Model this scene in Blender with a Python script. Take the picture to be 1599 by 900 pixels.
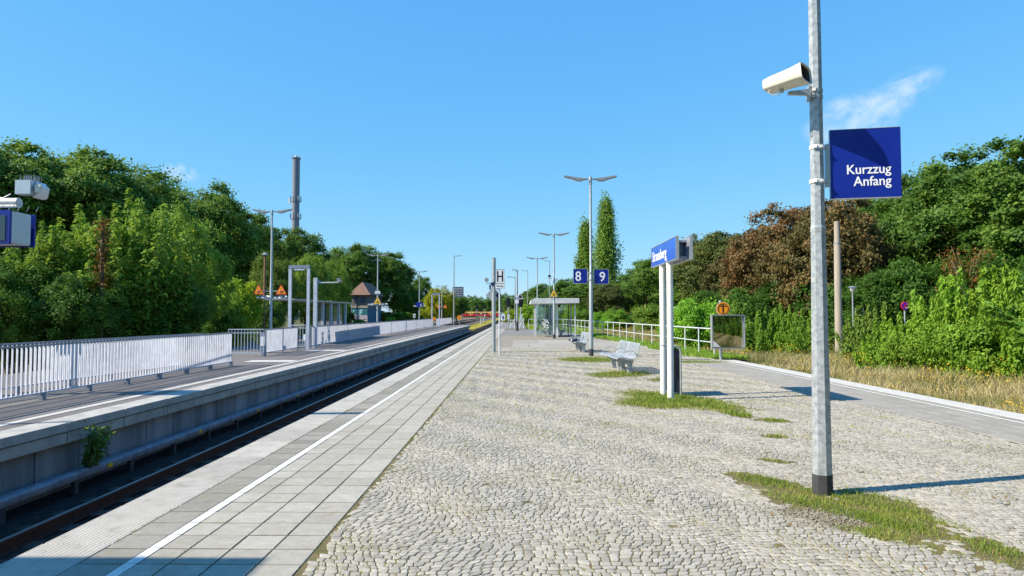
import bpy, bmesh, math, random
import numpy as np
from mathutils import Vector, Matrix
R = math.radians
PI = math.pi
for o in list(bpy.data.objects):
    bpy.data.objects.remove(o)
sc = bpy.context.scene
COL = sc.collection

# ------------------------------------------------------------------ camera
F = 1060.0                       # focal length in pixels of a 1599 px wide frame
H_EYE = 1.68
PITCH, YAW = R(2.16), R(0.567)
cd = bpy.data.cameras.new('camera'); cam = bpy.data.objects.new('camera', cd); COL.objects.link(cam)
cd.sensor_width = 36; cd.lens = F/1599*36; cd.clip_start = 0.05; cd.clip_end = 6000
cam.location = (0, 0, H_EYE); cam.rotation_euler = (R(90)+PITCH, 0, YAW)
sc.camera = cam

# ------------------------------------------------------------------ light
SUN_EL, SUN_AZ = R(40.0), R(-106)       # azimuth from +Y towards +X : the sun stands left and slightly behind the camera
w = bpy.data.worlds.new('World'); sc.world = w; w.use_nodes = True
nt = w.node_tree; nt.nodes.clear()
sky = nt.nodes.new('ShaderNodeTexSky'); sky.sky_type = 'NISHITA'; sky.sun_disc = False
sky.sun_elevation = SUN_EL; sky.sun_rotation = SUN_AZ; sky.altitude = 0
sky.air_density = 1.0; sky.dust_density = 0.0; sky.ozone_density = 3.0
bg = nt.nodes.new('ShaderNodeBackground'); bg.inputs[1].default_value = 0.1138
wo = nt.nodes.new('ShaderNodeOutputWorld')
tc = nt.nodes.new('ShaderNodeTexCoord')
def wmath(op, a, b=None, c=None):
    n = nt.nodes.new('ShaderNodeMath'); n.operation = op
    for i, v in enumerate((a, b, c)):
        if v is None: continue
        if isinstance(v, (int, float)): n.inputs[i].default_value = v
        else: nt.links.new(v, n.inputs[i])
    return n.outputs[0]
nrm = nt.nodes.new('ShaderNodeVectorMath'); nrm.operation = 'NORMALIZE'; nt.links.new(tc.outputs['Generated'], nrm.inputs[0])
sep = nt.nodes.new('ShaderNodeSeparateXYZ'); nt.links.new(nrm.outputs[0], sep.inputs[0])
AZ = wmath('MULTIPLY', wmath('ARCTAN2', sep.outputs[0], sep.outputs[1]), 180/PI)      # degrees right of +Y
EL = wmath('MULTIPLY', wmath('ARCSINE', sep.outputs[2]), 180/PI)
# the camera's colour response to the clear sky: channel-wise gamma on the physical sky
sps = nt.nodes.new('ShaderNodeSeparateColor'); nt.links.new(sky.outputs[0], sps.inputs[0])
cmb_ = nt.nodes.new('ShaderNodeCombineColor')
for i_, (k_, g_) in enumerate(((.52, .84), (1.55, .46), (3.95, .10))):
    nt.links.new(wmath('MULTIPLY', wmath('POWER', sps.outputs[i_], g_), k_), cmb_.inputs[i_])
cur = cmb_.outputs[0]
def cloud(az, el, wa, we, tilt, thr, scale, seed, dens):
    """one small wispy cloud, a patch of stretched noise high in the sky dome"""
    global cur
    da = wmath('SUBTRACT', AZ, az); de = wmath('SUBTRACT', EL, el)
    ct, st = math.cos(R(tilt)), math.sin(R(tilt))
    u = wmath('DIVIDE', wmath('ADD', wmath('MULTIPLY', da, ct), wmath('MULTIPLY', de, st)), wa)
    v = wmath('DIVIDE', wmath('SUBTRACT', wmath('MULTIPLY', de, ct), wmath('MULTIPLY', da, st)), we)
    r2 = wmath('ADD', wmath('MULTIPLY', u, u), wmath('MULTIPLY', v, v))
    fall = wmath('SUBTRACT', 1.0, r2)
    cmb = nt.nodes.new('ShaderNodeCombineXYZ')
    nt.links.new(wmath('MULTIPLY', u, 1.5), cmb.inputs[0]); nt.links.new(v, cmb.inputs[1]); cmb.inputs[2].default_value = seed
    nz = nt.nodes.new('ShaderNodeTexNoise'); nz.inputs['Scale'].default_value = scale; nz.inputs['Detail'].default_value = 6; nz.inputs['Roughness'].default_value = 0.55
    nz.inputs['Distortion'].default_value = 0.4
    nt.links.new(cmb.outputs[0], nz.inputs['Vector'])
    a = wmath('ADD', wmath('MULTIPLY', wmath('SUBTRACT', nz.outputs[0], thr), 2.6), wmath('MULTIPLY', fall, 0.42))
    n = nt.nodes.new('ShaderNodeMath'); n.operation = 'MULTIPLY'; n.use_clamp = True
    nt.links.new(wmath('MULTIPLY', a, wmath('MAXIMUM', wmath('MINIMUM', wmath('MULTIPLY', fall, 1.6), 1.0), 0.0)), n.inputs[0]); n.inputs[1].default_value = dens
    mx = nt.nodes.new('ShaderNodeMix'); mx.data_type = 'RGBA'
    nt.links.new(n.outputs[0], mx.inputs[0]); nt.links.new(cur, mx.inputs[6]); mx.inputs[7].default_value = (3.4, 4.2, 4.9, 1)
    cur = mx.outputs[2]
cloud(26.4, 14.4, 4.0, 2.1, 8, 0.45, 1.3, 3.1, 0.85)
cloud(29.4, 15.8, 3.3, 1.35, 24, 0.45, 1.1, 9.1, 0.85)
cloud(-26.8, 10.6, 1.5, 0.85, -8, 0.47, 1.2, 5.3, 0.8)
nt.links.new(cur, bg.inputs[0]); nt.links.new(bg.outputs[0], wo.inputs[0])
sl = bpy.data.lights.new('sun', 'SUN'); sun = bpy.data.objects.new('sun', sl); COL.objects.link(sun)
sl.energy = 4.6; sl.angle = R(0.53); sl.color = (1.0, 0.885, 0.715)
tosun = Vector((math.sin(SUN_AZ)*math.cos(SUN_EL), math.cos(SUN_AZ)*math.cos(SUN_EL), math.sin(SUN_EL)))
sun.rotation_euler = tosun.to_track_quat('Z', 'Y').to_euler()
sc.view_settings.view_transform = 'Standard'; sc.view_settings.look = 'None'
sc.view_settings.exposure = 0.9; sc.view_settings.gamma = 1.0
sc.view_settings.use_curve_mapping = False
sc.render.engine = 'CYCLES'
sc.cycles.max_bounces = 6; sc.cycles.transparent_max_bounces = 12; sc.cycles.diffuse_bounces = 3

# ------------------------------------------------------------------ survey helpers (photo pixel -> place in the world)
def ray(px, py):
    u = (px-799.5)/F; v = (450-py)/F
    cp, sp = math.cos(PITCH), math.sin(PITCH)
    y, z = cp-v*sp, sp+v*cp
    x = u
    cy, sy = math.cos(YAW), math.sin(YAW)
    return Vector((x*cy-y*sy, x*sy+y*cy, z))
def G(px, py, z=0.0):
    d = ray(px, py); t = (z-H_EYE)/d.z
    return Vector((0, 0, H_EYE))+d*t
def P(px, py, Y):
    d = ray(px, py)
    return Vector((0, 0, H_EYE))+d*(Y/d.y)

# ------------------------------------------------------------------ naming helpers
def tag(o, label=None, cat=None, group=None, kind=None):
    if label: o['label'] = label
    if cat: o['category'] = cat
    if group: o['group'] = group
    if kind: o['kind'] = kind
    return o
def thing(name, label, cat, loc=(0, 0, 0), rz=0, group=None):
    o = bpy.data.objects.new(name, None); COL.objects.link(o); o.empty_display_size = .2
    o.location = loc; o.rotation_euler = (0, 0, rz)
    return tag(o, label, cat, group)
def copy_tree(o, loc=None, rz=None, label=None, group=None, parent=None):
    c = o.copy(); COL.objects.link(c)
    if parent is not None: c.parent = parent
    for ch in list(o.children):
        copy_tree(ch, parent=c)
    if loc is not None: c.location = loc
    if rz is not None: c.rotation_euler[2] = rz
    if label: c['label'] = label
    if group: c['group'] = group
    return c

# ------------------------------------------------------------------ materials
def mat(name, col, rough=0.6, metal=0.0, var=0.0, scale=4.0, bump=0.0, bscale=30.0, col2=None, spec=0.4, streak=False, detail=5, thr=(0.35, 0.65), dist=0.02):
    m = bpy.data.materials.new(name); m.use_nodes = True
    t = m.node_tree; b = t.nodes['Principled BSDF']
    b.inputs['Roughness'].default_value = rough; b.inputs['Metallic'].default_value = metal
    b.inputs['Specular IOR Level'].default_value = spec
    b.inputs['Base Color'].default_value = (*col, 1)
    if var or col2:
        tcn = t.nodes.new('ShaderNodeTexCoord'); n = t.nodes.new('ShaderNodeTexNoise')
        n.inputs['Scale'].default_value = scale; n.inputs['Detail'].default_value = detail; n.inputs['Roughness'].default_value = 0.62
        if streak:
            mp = t.nodes.new('ShaderNodeMapping'); mp.inputs['Scale'].default_value = (1, 1, 0.12)
            t.links.new(tcn.outputs['Object'], mp.inputs[0]); t.links.new(mp.outputs[0], n.inputs['Vector'])
        else:
            t.links.new(tcn.outputs['Object'], n.inputs['Vector'])
        r = t.nodes.new('ShaderNodeValToRGB')
        c2 = col2 if col2 else tuple(max(0, c*(1-var)) for c in col)
        c1 = col if col2 else tuple(min(1, c*(1+var)) for c in col)
        r.color_ramp.elements[0].position = thr[0]; r.color_ramp.elements[1].position = thr[1]
        r.color_ramp.elements[0].color = (*c2, 1); r.color_ramp.elements[1].color = (*c1, 1)
        t.links.new(n.outputs[0], r.inputs[0]); t.links.new(r.outputs[0], b.inputs['Base Color'])
    if bump:
        tcn = t.nodes.new('ShaderNodeTexCoord'); n = t.nodes.new('ShaderNodeTexNoise')
        n.inputs['Scale'].default_value = bscale; n.inputs['Detail'].default_value = 4
        t.links.new(tcn.outputs['Object'], n.inputs['Vector'])
        bp = t.nodes.new('ShaderNodeBump'); bp.inputs['Strength'].default_value = bump; bp.inputs['Distance'].default_value = dist
        t.links.new(n.outputs[0], bp.inputs['Height']); t.links.new(bp.outputs[0], b.inputs['Normal'])
    return m
def N(t, typ, **kw):
    n = t.nodes.new(typ)
    for k, v in kw.items(): setattr(n, k, v)
    return n

M = {}
M['galv'] = mat('galvanised_steel', (0.50, 0.53, 0.55), 0.42, 0.55, scale=9, col2=(0.36, 0.39, 0.41), bump=.15, bscale=25, thr=(.3, .7))
M['galv_pole'] = mat('spangled_zinc_pole', (0.46, 0.49, 0.51), 0.45, 0.35, scale=22, col2=(0.28, 0.31, 0.335), thr=(.38, .62), detail=8)
M['white_paint'] = mat('white_paint', (0.78, 0.79, 0.80), 0.4, 0.0, scale=6, col2=(0.68, 0.70, 0.72))
M['lamp_grey'] = mat('lamp_head_grey', (0.30, 0.32, 0.35), 0.45, 0.2, var=.08)
M['lamp_glass'] = mat('lamp_diffuser', (0.62, 0.64, 0.66), 0.25, 0.0)
M['sign_blue'] = mat('sign_blue', (0.006, 0.020, 0.235), 0.25, 0.0, scale=2.5, col2=(0.008, 0.026, 0.27), spec=.5)
M['sign_blue_light'] = mat('station_sign_blue', (0.012, 0.07, 0.50), 0.2, 0.0, scale=2.0, col2=(0.012, 0.05, 0.40), spec=.55)
M['sign_rim'] = mat('aluminium_sign_rim', (0.55, 0.58, 0.62), 0.35, 0.6, var=.05)
M['dark_blue_side'] = mat('dark_sign_side', (0.01, 0.02, 0.09), 0.35)
M['letter'] = mat('white_lettering', (0.82, 0.83, 0.85), 0.4)
M['black'] = mat('black_plastic', (0.012, 0.013, 0.016), 0.4)
M['black_letter'] = mat('black_lettering', (0.01, 0.01, 0.012), 0.5)
M['dark_boot'] = mat('dark_pole_boot', (0.045, 0.047, 0.05), 0.6, var=.2, scale=20)
M['cream'] = mat('cream_camera_housing', (0.72, 0.70, 0.60), 0.4, 0.0, scale=12, col2=(0.60, 0.57, 0.47), thr=(.25, .6))
M['yellow'] = mat('warning_yellow', (0.80, 0.46, 0.02), 0.35)
M['orange'] = mat('sign_orange', (0.85, 0.30, 0.015), 0.35)
M['red'] = mat('sign_red', (0.62, 0.015, 0.03), 0.35)
M['violet_blue'] = mat('no_parking_blue', (0.05, 0.02, 0.42), 0.35)
M['fence'] = mat('fence_paint', (0.58, 0.62, 0.72), 0.42, 0.15, scale=5, col2=(0.42, 0.45, 0.53), thr=(.3, .62), detail=8)
M['fence_dark'] = mat('fence_frame_paint', (0.26, 0.30, 0.37), 0.45, 0.25, scale=5, col2=(0.20, 0.23, 0.29))
M['rail_paint'] = mat('handrail_paint', (0.62, 0.66, 0.68), 0.45, 0.1, scale=6, col2=(0.50, 0.54, 0.56))
M['bench'] = mat('bench_wire_paint', (0.42, 0.45, 0.48), 0.4, 0.25, var=.05)
M['bench_leg'] = mat('bench_concrete_leg', (0.36, 0.38, 0.39), 0.7, 0.0, var=.15, scale=12)
M['bin_dark'] = mat('bin_dark_blue', (0.02, 0.028, 0.06), 0.3)
M['rust'] = mat('rusty_rail_side', (0.075, 0.035, 0.024), 0.8, 0.2, scale=14, col2=(0.04, 0.02, 0.016), bump=.3, bscale=40)
M['rail_top'] = mat('rail_head_steel', (0.35, 0.33, 0.32), 0.35, 0.8, var=.1)
M['sleeper'] = mat('old_sleeper', (0.045, 0.037, 0.03), 0.9, 0.0, var=.35, scale=8, bump=.4, bscale=20)
M['thirdrail'] = mat('third_rail_cover', (0.27, 0.28, 0.32), 0.7, 0.0, scale=6, col2=(0.15, 0.16, 0.19))
M['thirdrail_y'] = mat('yellow_third_rail_cover', (0.62, 0.48, 0.10), 0.6, 0.0, scale=3, col2=(0.48, 0.38, 0.10))
M['wood_post'] = mat('weathered_concrete_mast', (0.34, 0.30, 0.24), 0.8, 0.0, scale=6, col2=(0.25, 0.22, 0.18), streak=True)
M['bark'] = mat('bark', (0.075, 0.058, 0.042), 0.9, 0.0, var=.35, scale=9, bump=.6, bscale=18)
M['soil'] = mat('joint_soil', (0.17, 0.13, 0.065), 0.95, 0.0, scale=5, col2=(0.09, 0.085, 0.03), bump=.4, bscale=60, dist=.004)
M['edge_slab'] = None
M['roof_tile'] = mat('brown_roof_tile', (0.23, 0.13, 0.095), 0.8, 0.0, scale=3, col2=(0.15, 0.09, 0.07), bump=.3, bscale=8)
M['shelter_white'] = mat('shelter_roof_white', (0.66, 0.67, 0.68), 0.6, 0.0, scale=3, col2=(0.48, 0.50, 0.50))
M['tower_grey'] = mat('chimney_concrete', (0.20, 0.22, 0.27), 0.7, 0.0, scale=.15, col2=(0.15, 0.165, 0.21), streak=True)

def glass_mat(name, tint, alpha):
    m = bpy.data.materials.new(name); m.use_nodes = True; t = m.node_tree; t.nodes.clear()
    o = N(t, 'ShaderNodeOutputMaterial'); tr = N(t, 'ShaderNodeBsdfTransparent'); gl = N(t, 'ShaderNodeBsdfGlossy'); mx = N(t, 'ShaderNodeMixShader')
    tr.inputs[0].default_value = (*tint, 1); gl.inputs['Roughness'].default_value = 0.03; gl.inputs[0].default_value = (.8, .85, .85, 1)
    fr = N(t, 'ShaderNodeFresnel'); fr.inputs[0].default_value = 1.5
    ad = N(t, 'ShaderNodeMath', operation='ADD'); ad.inputs[1].default_value = alpha
    t.links.new(fr.outputs[0], ad.inputs[0]); t.links.new(ad.outputs[0], mx.inputs[0])
    t.links.new(tr.outputs[0], mx.inputs[1]); t.links.new(gl.outputs[0], mx.inputs[2]); t.links.new(mx.outputs[0], o.inputs[0])
    return m
M['glass'] = glass_mat('shelter_glass', (.86, .93, .92), .07)
M['mirror'] = mat('mirror_surface', (0.55, 0.58, 0.60), 0.03, 1.0)
M['window'] = mat('dark_window_glass', (0.03, 0.05, 0.07), 0.08, 0.0, spec=.9)

# ------------------------------------------------------------------ mesh builder
class MB:
    def __init__(s): s.v = []; s.f = []
    def add(s, vs, fs):
        k = len(s.v); s.v += [tuple(v) for v in vs]; s.f += [tuple(i+k for i in f) for f in fs]; return s
    def box(s, c, d, rz=0, rx=0, ry=0):
        hx, hy, hz = d[0]/2, d[1]/2, d[2]/2
        m = Matrix.Rotation(rz, 3, 'Z') @ Matrix.Rotation(ry, 3, 'Y') @ Matrix.Rotation(rx, 3, 'X')
        vs = [Vector(c)+m @ Vector((x*hx, y*hy, z*hz)) for x in (-1, 1) for y in (-1, 1) for z in (-1, 1)]
        return s.add(vs, [(0, 1, 3, 2), (4, 6, 7, 5), (0, 4, 5, 1), (2, 3, 7, 6), (0, 2, 6, 4), (1, 5, 7, 3)])
    def cyl(s, a, b, r0, r1=None, n=12, cap=True):
        a, b = Vector(a), Vector(b); r1 = r0 if r1 is None else r1
        q = (b-a).to_track_quat('Z', 'Y').to_matrix()
        vs = []
        for p, r in ((a, r0), (b, r1)):
            for i in range(n):
                t = 2*PI*(i+.5)/n; vs.append(p+q @ Vector((math.cos(t)*r, math.sin(t)*r, 0)))
        fs = [(i, (i+1) % n, n+(i+1) % n, n+i) for i in range(n)]
        if cap: fs += [tuple(range(n-1, -1, -1)), tuple(range(n, 2*n))]
        return s.add(vs, fs)
    def tube(s, pts, r, n=8, cap=True):
        pts = [Vector(p) for p in pts]; rs = r if isinstance(r, (list, tuple)) else [r]*len(pts)
        vs = []; prev = None
        for i, p in enumerate(pts):
            d = (pts[min(i+1, len(pts)-1)]-pts[max(i-1, 0)]).normalized()
            if prev is None:
                up = Vector((0, 0, 1)) if abs(d.z) < .9 else Vector((1, 0, 0))
                a = d.cross(up).normalized()
            else:
                a = (prev-d*prev.dot(d)).normalized()
            prev = a; b = d.cross(a)
            for k in range(n):
                t = 2*PI*k/n; vs.append(p+(a*math.cos(t)+b*math.sin(t))*rs[i])
        fs = [(i*n+k, i*n+(k+1) % n, (i+1)*n+(k+1) % n, (i+1)*n+k) for i in range(len(pts)-1) for k in range(n)]
        if cap: fs += [tuple(range(n-1, -1, -1)), tuple(range((len(pts)-1)*n, len(pts)*n))]
        return s.add(vs, fs)
    def lathe(s, prof, c=(0, 0, 0), n=20):
        vs = []; c = Vector(c)
        for r, z in prof:
            for k in range(n):
                t = 2*PI*k/n; vs.append(c+Vector((math.cos(t)*r, math.sin(t)*r, z)))
        m = len(prof)
        fs = [(i*n+k, i*n+(k+1) % n, (i+1)*n+(k+1) % n, (i+1)*n+k) for i in range(m-1) for k in range(n)]
        fs += [tuple(range(n-1, -1, -1)), tuple(range((m-1)*n, m*n))]
        return s.add(vs, fs)
    def prism(s, outline, depth, mtx=None):
        """outline in local XZ, thickness along local Y (centred), placed by mtx"""
        mtx = mtx or Matrix.Identity(4); n = len(outline)
        vs = [mtx @ Vector((x, y, z)) for y in (-depth/2, depth/2) for x, z in outline]
        fs = [tuple(range(n)), tuple(range(2*n-1, n-1, -1))]+[(i, n+i, n+(i+1) % n, (i+1) % n) for i in range(n)]
        return s.add(vs, fs)
    def build(s, name, m, parent=None, label=None, bevel=0, smooth=True):
        me = bpy.data.meshes.new(name); me.from_pydata(s.v, [], s.f); me.update()
        bm = bmesh.new(); bm.from_mesh(me)
        bmesh.ops.recalc_face_normals(bm, faces=bm.faces)
        if bevel:
            es = [e for e in bm.edges if len(e.link_faces) == 2 and e.calc_face_angle(0) > R(40)]
            bmesh.ops.bevel(bm, geom=es, offset=bevel, segments=2, affect='EDGES', clamp_overlap=True)
        bm.to_mesh(me); bm.free()
        me.polygons.foreach_set('use_smooth', [bool(smooth)]*len(me.polygons))
        if smooth:
            me.polygons.foreach_set('use_smooth', [True]*len(me.polygons)); me.set_sharp_from_angle(angle=R(38))
        me.materials.append(m)
        o = bpy.data.objects.new(name, me); COL.objects.link(o)
        if parent: o.parent = parent
        if label: o['label'] = label
        return o
def np_mesh(name, verts, faces, m, attrs=None, parent=None, smooth=False, domain='FACE'):
    """verts (n,3); faces (k,s) array of equal-sized faces"""
    me = bpy.data.meshes.new(name)
    verts = np.asarray(verts, np.float32); faces = np.asarray(faces, np.int32)
    me.vertices.add(len(verts)); me.vertices.foreach_set('co', verts.ravel())
    k, sz = faces.shape
    me.loops.add(k*sz); me.loops.foreach_set('vertex_index', faces.ravel())
    me.polygons.add(k); me.polygons.foreach_set('loop_start', np.arange(0, k*sz, sz, dtype=np.int32))
    me.polygons.foreach_set('use_smooth', np.full(k, bool(smooth)))
    for an, av in (attrs or {}).items():
        a = me.attributes.new(an, 'FLOAT', domain); a.data.foreach_set('value', np.asarray(av, np.float32))
    me.update(calc_edges=True); me.materials.append(m)
    o = bpy.data.objects.new(name, me); COL.objects.link(o)
    if parent: o.parent = parent
    return o
def text(body, size, m, mtx, parent, ext=0.002, name='lettering', align='LEFT', bold=0.0, sx=1.0):
    """lettering in local XY of mtx, as a real mesh"""
    cu = bpy.data.curves.new('t', 'FONT'); cu.body = body; cu.size = size; cu.extrude = ext; cu.align_x = align; cu.offset = bold
    cu.resolution_u = 3
    to = bpy.data.objects.new('t', cu); COL.objects.link(to)
    dg = bpy.context.evaluated_depsgraph_get(); dg.update()
    me = bpy.data.meshes.new_from_object(to.evaluated_get(dg))
    bpy.data.objects.remove(to)
    me.transform(mtx @ Matrix.Diagonal((sx, 1, 1, 1))); me.materials.clear(); me.materials.append(m)
    o = bpy.data.objects.new(name, me); COL.objects.link(o)
    if parent: o.parent = parent
    return o
def face_mtx(origin, nx, ny=None):
    """matrix whose local X,Y lie in a vertical sign face; the normal looks along (nx, ny)"""
    n = Vector((nx, ny, 0)).normalized(); up = Vector((0, 0, 1)); x = up.cross(n)
    m = Matrix((x, up, n)).transposed().to_4x4(); m.translation = Vector(origin); return m
# ================================================================== THE SETTING
rng = np.random.default_rng(7)
random.seed(7)
TRACK_Z = -1.10
def sheet(name, x0, x1, y0, y1, z, m, nx=1, ny=1, amp=0.0, kind='structure', xr=None):
    xs = np.linspace(0, 1, nx+1); ys = np.linspace(y0, y1, ny+1)
    V = []
    for y in ys:
        a = x0(y) if callable(x0) else x0; b = x1(y) if callable(x1) else x1
        for t in xs:
            V.append((a+(b-a)*t, y, z+(rng.uniform(-amp, amp) if amp else 0)))
    Fq = [(j*(nx+1)+i, j*(nx+1)+i+1, (j+1)*(nx+1)+i+1, (j+1)*(nx+1)+i) for j in range(ny) for i in range(nx)]
    o = np_mesh(name, V, Fq, m, smooth=amp > 0); return tag(o, kind=kind)

def ground_mat(name, cols, scale, bump=0.3, bscale=12, rough=.95, dist=.05):
    m = bpy.data.materials.new(name); m.use_nodes = True; t = m.node_tree; b = t.nodes['Principled BSDF']
    b.inputs['Roughness'].default_value = rough; b.inputs['Specular IOR Level'].default_value = .2
    g = N(t, 'ShaderNodeNewGeometry'); n = N(t, 'ShaderNodeTexNoise'); n.inputs['Scale'].default_value = scale; n.inputs['Detail'].default_value = 9; n.inputs['Roughness'].default_value = .68
    t.links.new(g.outputs['Position'], n.inputs['Vector'])
    r = N(t, 'ShaderNodeValToRGB'); e = r.color_ramp.elements
    e[0].position = .32; e[0].color = (*cols[0], 1); e[1].position = .68; e[1].color = (*cols[-1], 1)
    for i, c in enumerate(cols[1:-1]):
        q = e.new(.32+.36*(i+1)/(len(cols)-1)); q.color = (*c, 1)
    t.links.new(n.outputs[0], r.inputs[0]); t.links.new(r.outputs[0], b.inputs['Base Color'])
    n2 = N(t, 'ShaderNodeTexNoise'); n2.inputs['Scale'].default_value = bscale; n2.inputs['Detail'].default_value = 6
    t.links.new(g.outputs['Position'], n2.inputs['Vector'])
    bp = N(t, 'ShaderNodeBump'); bp.inputs['Strength'].default_value = bump; bp.inputs['Distance'].default_value = dist
    t.links.new(n2.outputs[0], bp.inputs['Height']); t.links.new(bp.outputs[0], b.inputs['Normal'])
    return m
M['meadow'] = ground_mat('meadow_ground', [(0.05, 0.07, 0.02), (0.13, 0.12, 0.05), (0.09, 0.11, 0.03)], .5)
M['ballast'] = ground_mat('dark_ballast', [(0.012, 0.010, 0.010), (0.024, 0.019, 0.018), (0.06, 0.048, 0.042)], 9, .9, 14, dist=.06)
M['ballast_light'] = ground_mat('brown_ballast', [(0.10, 0.07, 0.055), (0.16, 0.12, 0.09), (0.22, 0.18, 0.13)], 3, .8, 10)
M['asphalt_left'] = ground_mat('left_platform_surface', [(0.125, 0.117, 0.112), (0.16, 0.148, 0.142), (0.19, 0.176, 0.168)], 1.2, .15, 60, .85, .01)
M['asphalt_path'] = ground_mat('grey_path_surface', [(0.17, 0.165, 0.155), (0.20, 0.195, 0.185), (0.235, 0.225, 0.21)], 1.0, .15, 60, .85, .01)
M['concrete'] = mat('platform_wall_concrete', (0.34, 0.35, 0.37), 0.85, 0.0, scale=1.3, col2=(0.15, 0.16, 0.18), bump=.2, bscale=30, streak=True)
M['concrete_light'] = mat('platform_coping_concrete', (0.43, 0.415, 0.38), 0.8, 0.0, scale=2.2, col2=(0.24, 0.235, 0.225), bump=.15, bscale=50, thr=(.25, .6), dist=.006)
M['white_line'] = mat('white_line_paint', (0.68, 0.67, 0.63), 0.6, 0.0, scale=14, col2=(0.48, 0.465, 0.42), thr=(.32, .55))

sheet('ground', -1500, 1500, -300, 3000, TRACK_Z-.12, M['meadow'], 60, 60)
sheet('ballast_bed', -7.6, -3.1, -12, 480, TRACK_Z, M['ballast'], 8, 300, .02)
sheet('far_ballast', -34, -13.3, -12, 480, TRACK_Z-.03, M['ballast_light'], 10, 200, .03)
sheet('trackside_ballast', -13.3, -7.6, 98.5, 480, TRACK_Z-.02, M['ballast_light'], 10, 120, .03)

# ---- edge of the right-hand track field (the platform narrows away from the camera)
def XR(y): return 8.93-0.0425*y if y < 30 else 7.655-0.060*(y-30)
PLAT_END = 72.0

# platform bodies
def slab_body(name, x0, x1, ys, ztop, zbot, m):
    mb = MB(); vs = []; fs = []
    for y in ys:
        a = x0(y) if callable(x0) else x0; b = x1(y) if callable(x1) else x1
        vs += [(a, y, ztop), (b, y, ztop), (b, y, zbot), (a, y, zbot)]
    for i in range(len(ys)-1):
        k = 4*i; fs += [(k, k+1, k+5, k+4), (k+1, k+2, k+6, k+5), (k+2, k+3, k+7, k+6), (k+3, k, k+4, k+7)]
    fs += [(0, 1, 2, 3), (4*len(ys)-1, 4*len(ys)-2, 4*len(ys)-3, 4*len(ys)-4)]
    mb.add(vs, fs); o = mb.build(name, m, smooth=False); return tag(o, kind='structure')
slab_body('near_platform', -3.36, lambda y: XR(y)-.12, [-12, 0, 10, 20, 30, 45, 60, PLAT_END], -.030, TRACK_Z-.1, M['soil'])
slab_body('platform_tail', -3.36, .9, [PLAT_END, 135], -.030, TRACK_Z-.1, M['soil'])
slab_body('left_platform', -14.2, -7.235, [-12, 98.4], -.012, TRACK_Z-.1, M['concrete'])

# ---- tactile edge slabs of the near platform (ribbed)
def ribbed_mat():
    m = bpy.data.materials.new('ribbed_edge_slab'); m.use_nodes = True; t = m.node_tree; b = t.nodes['Principled BSDF']
    b.inputs['Roughness'].default_value = .85; b.inputs['Specular IOR Level'].default_value = .25
    g = N(t, 'ShaderNodeNewGeometry')
    n = N(t, 'ShaderNodeTexNoise'); n.inputs['Scale'].default_value = 5; n.inputs['Detail'].default_value = 9; n.inputs['Roughness'].default_value = .72
    t.links.new(g.outputs['Position'], n.inputs['Vector'])
    r = N(t, 'ShaderNodeValToRGB'); e = r.color_ramp.elements
    e[0].position = .3; e[0].color = (.25, .235, .205, 1); e[1].position = .66; e[1].color = (.44, .42, .375, 1); q = e.new(.45); q.color = (.37, .352, .315, 1)
    at = N(t, 'ShaderNodeAttribute', attribute_name='rnd')
    ml = N(t, 'ShaderNodeMix', data_type='RGBA', blend_type='MULTIPLY'); ml.inputs[0].default_value = 1
    mr = N(t, 'ShaderNodeMapRange'); mr.inputs[3].default_value = .84; mr.inputs[4].default_value = 1.06
    t.links.new(at.outputs['Fac'], mr.inputs[0]); t.links.new(n.outputs[0], r.inputs[0]); t.links.new(r.outputs[0], ml.inputs[6]); t.links.new(mr.outputs[0], ml.inputs[7])
    t.links.new(ml.outputs[2], b.inputs['Base Color'])
    wv = N(t, 'ShaderNodeTexWave', wave_type='BANDS', bands_direction='X', wave_profile='SIN'); wv.inputs['Scale'].default_value = 8.2; wv.inputs['Distortion'].default_value = .0
    t.links.new(g.outputs['Position'], wv.inputs['Vector'])
    n2 = N(t, 'ShaderNodeTexNoise'); n2.inputs['Scale'].default_value = 60; n2.inputs['Detail'].default_value = 5; t.links.new(g.outputs['Position'], n2.inputs['Vector'])
    ad = N(t, 'ShaderNodeMath', operation='MULTIPLY_ADD'); ad.inputs[1].default_value = .8; t.links.new(n2.outputs[0], ad.inputs[0]); t.links.new(wv.outputs[1], ad.inputs[2])
    bp = N(t, 'ShaderNodeBump'); bp.inputs['Strength'].default_value = .5; bp.inputs['Distance'].default_value = .006
    t.links.new(ad.outputs[0], bp.inputs['Height']); t.links.new(bp.outputs[0], b.inputs['Normal'])
    return m
M['edge_slab'] = ribbed_mat()
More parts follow.
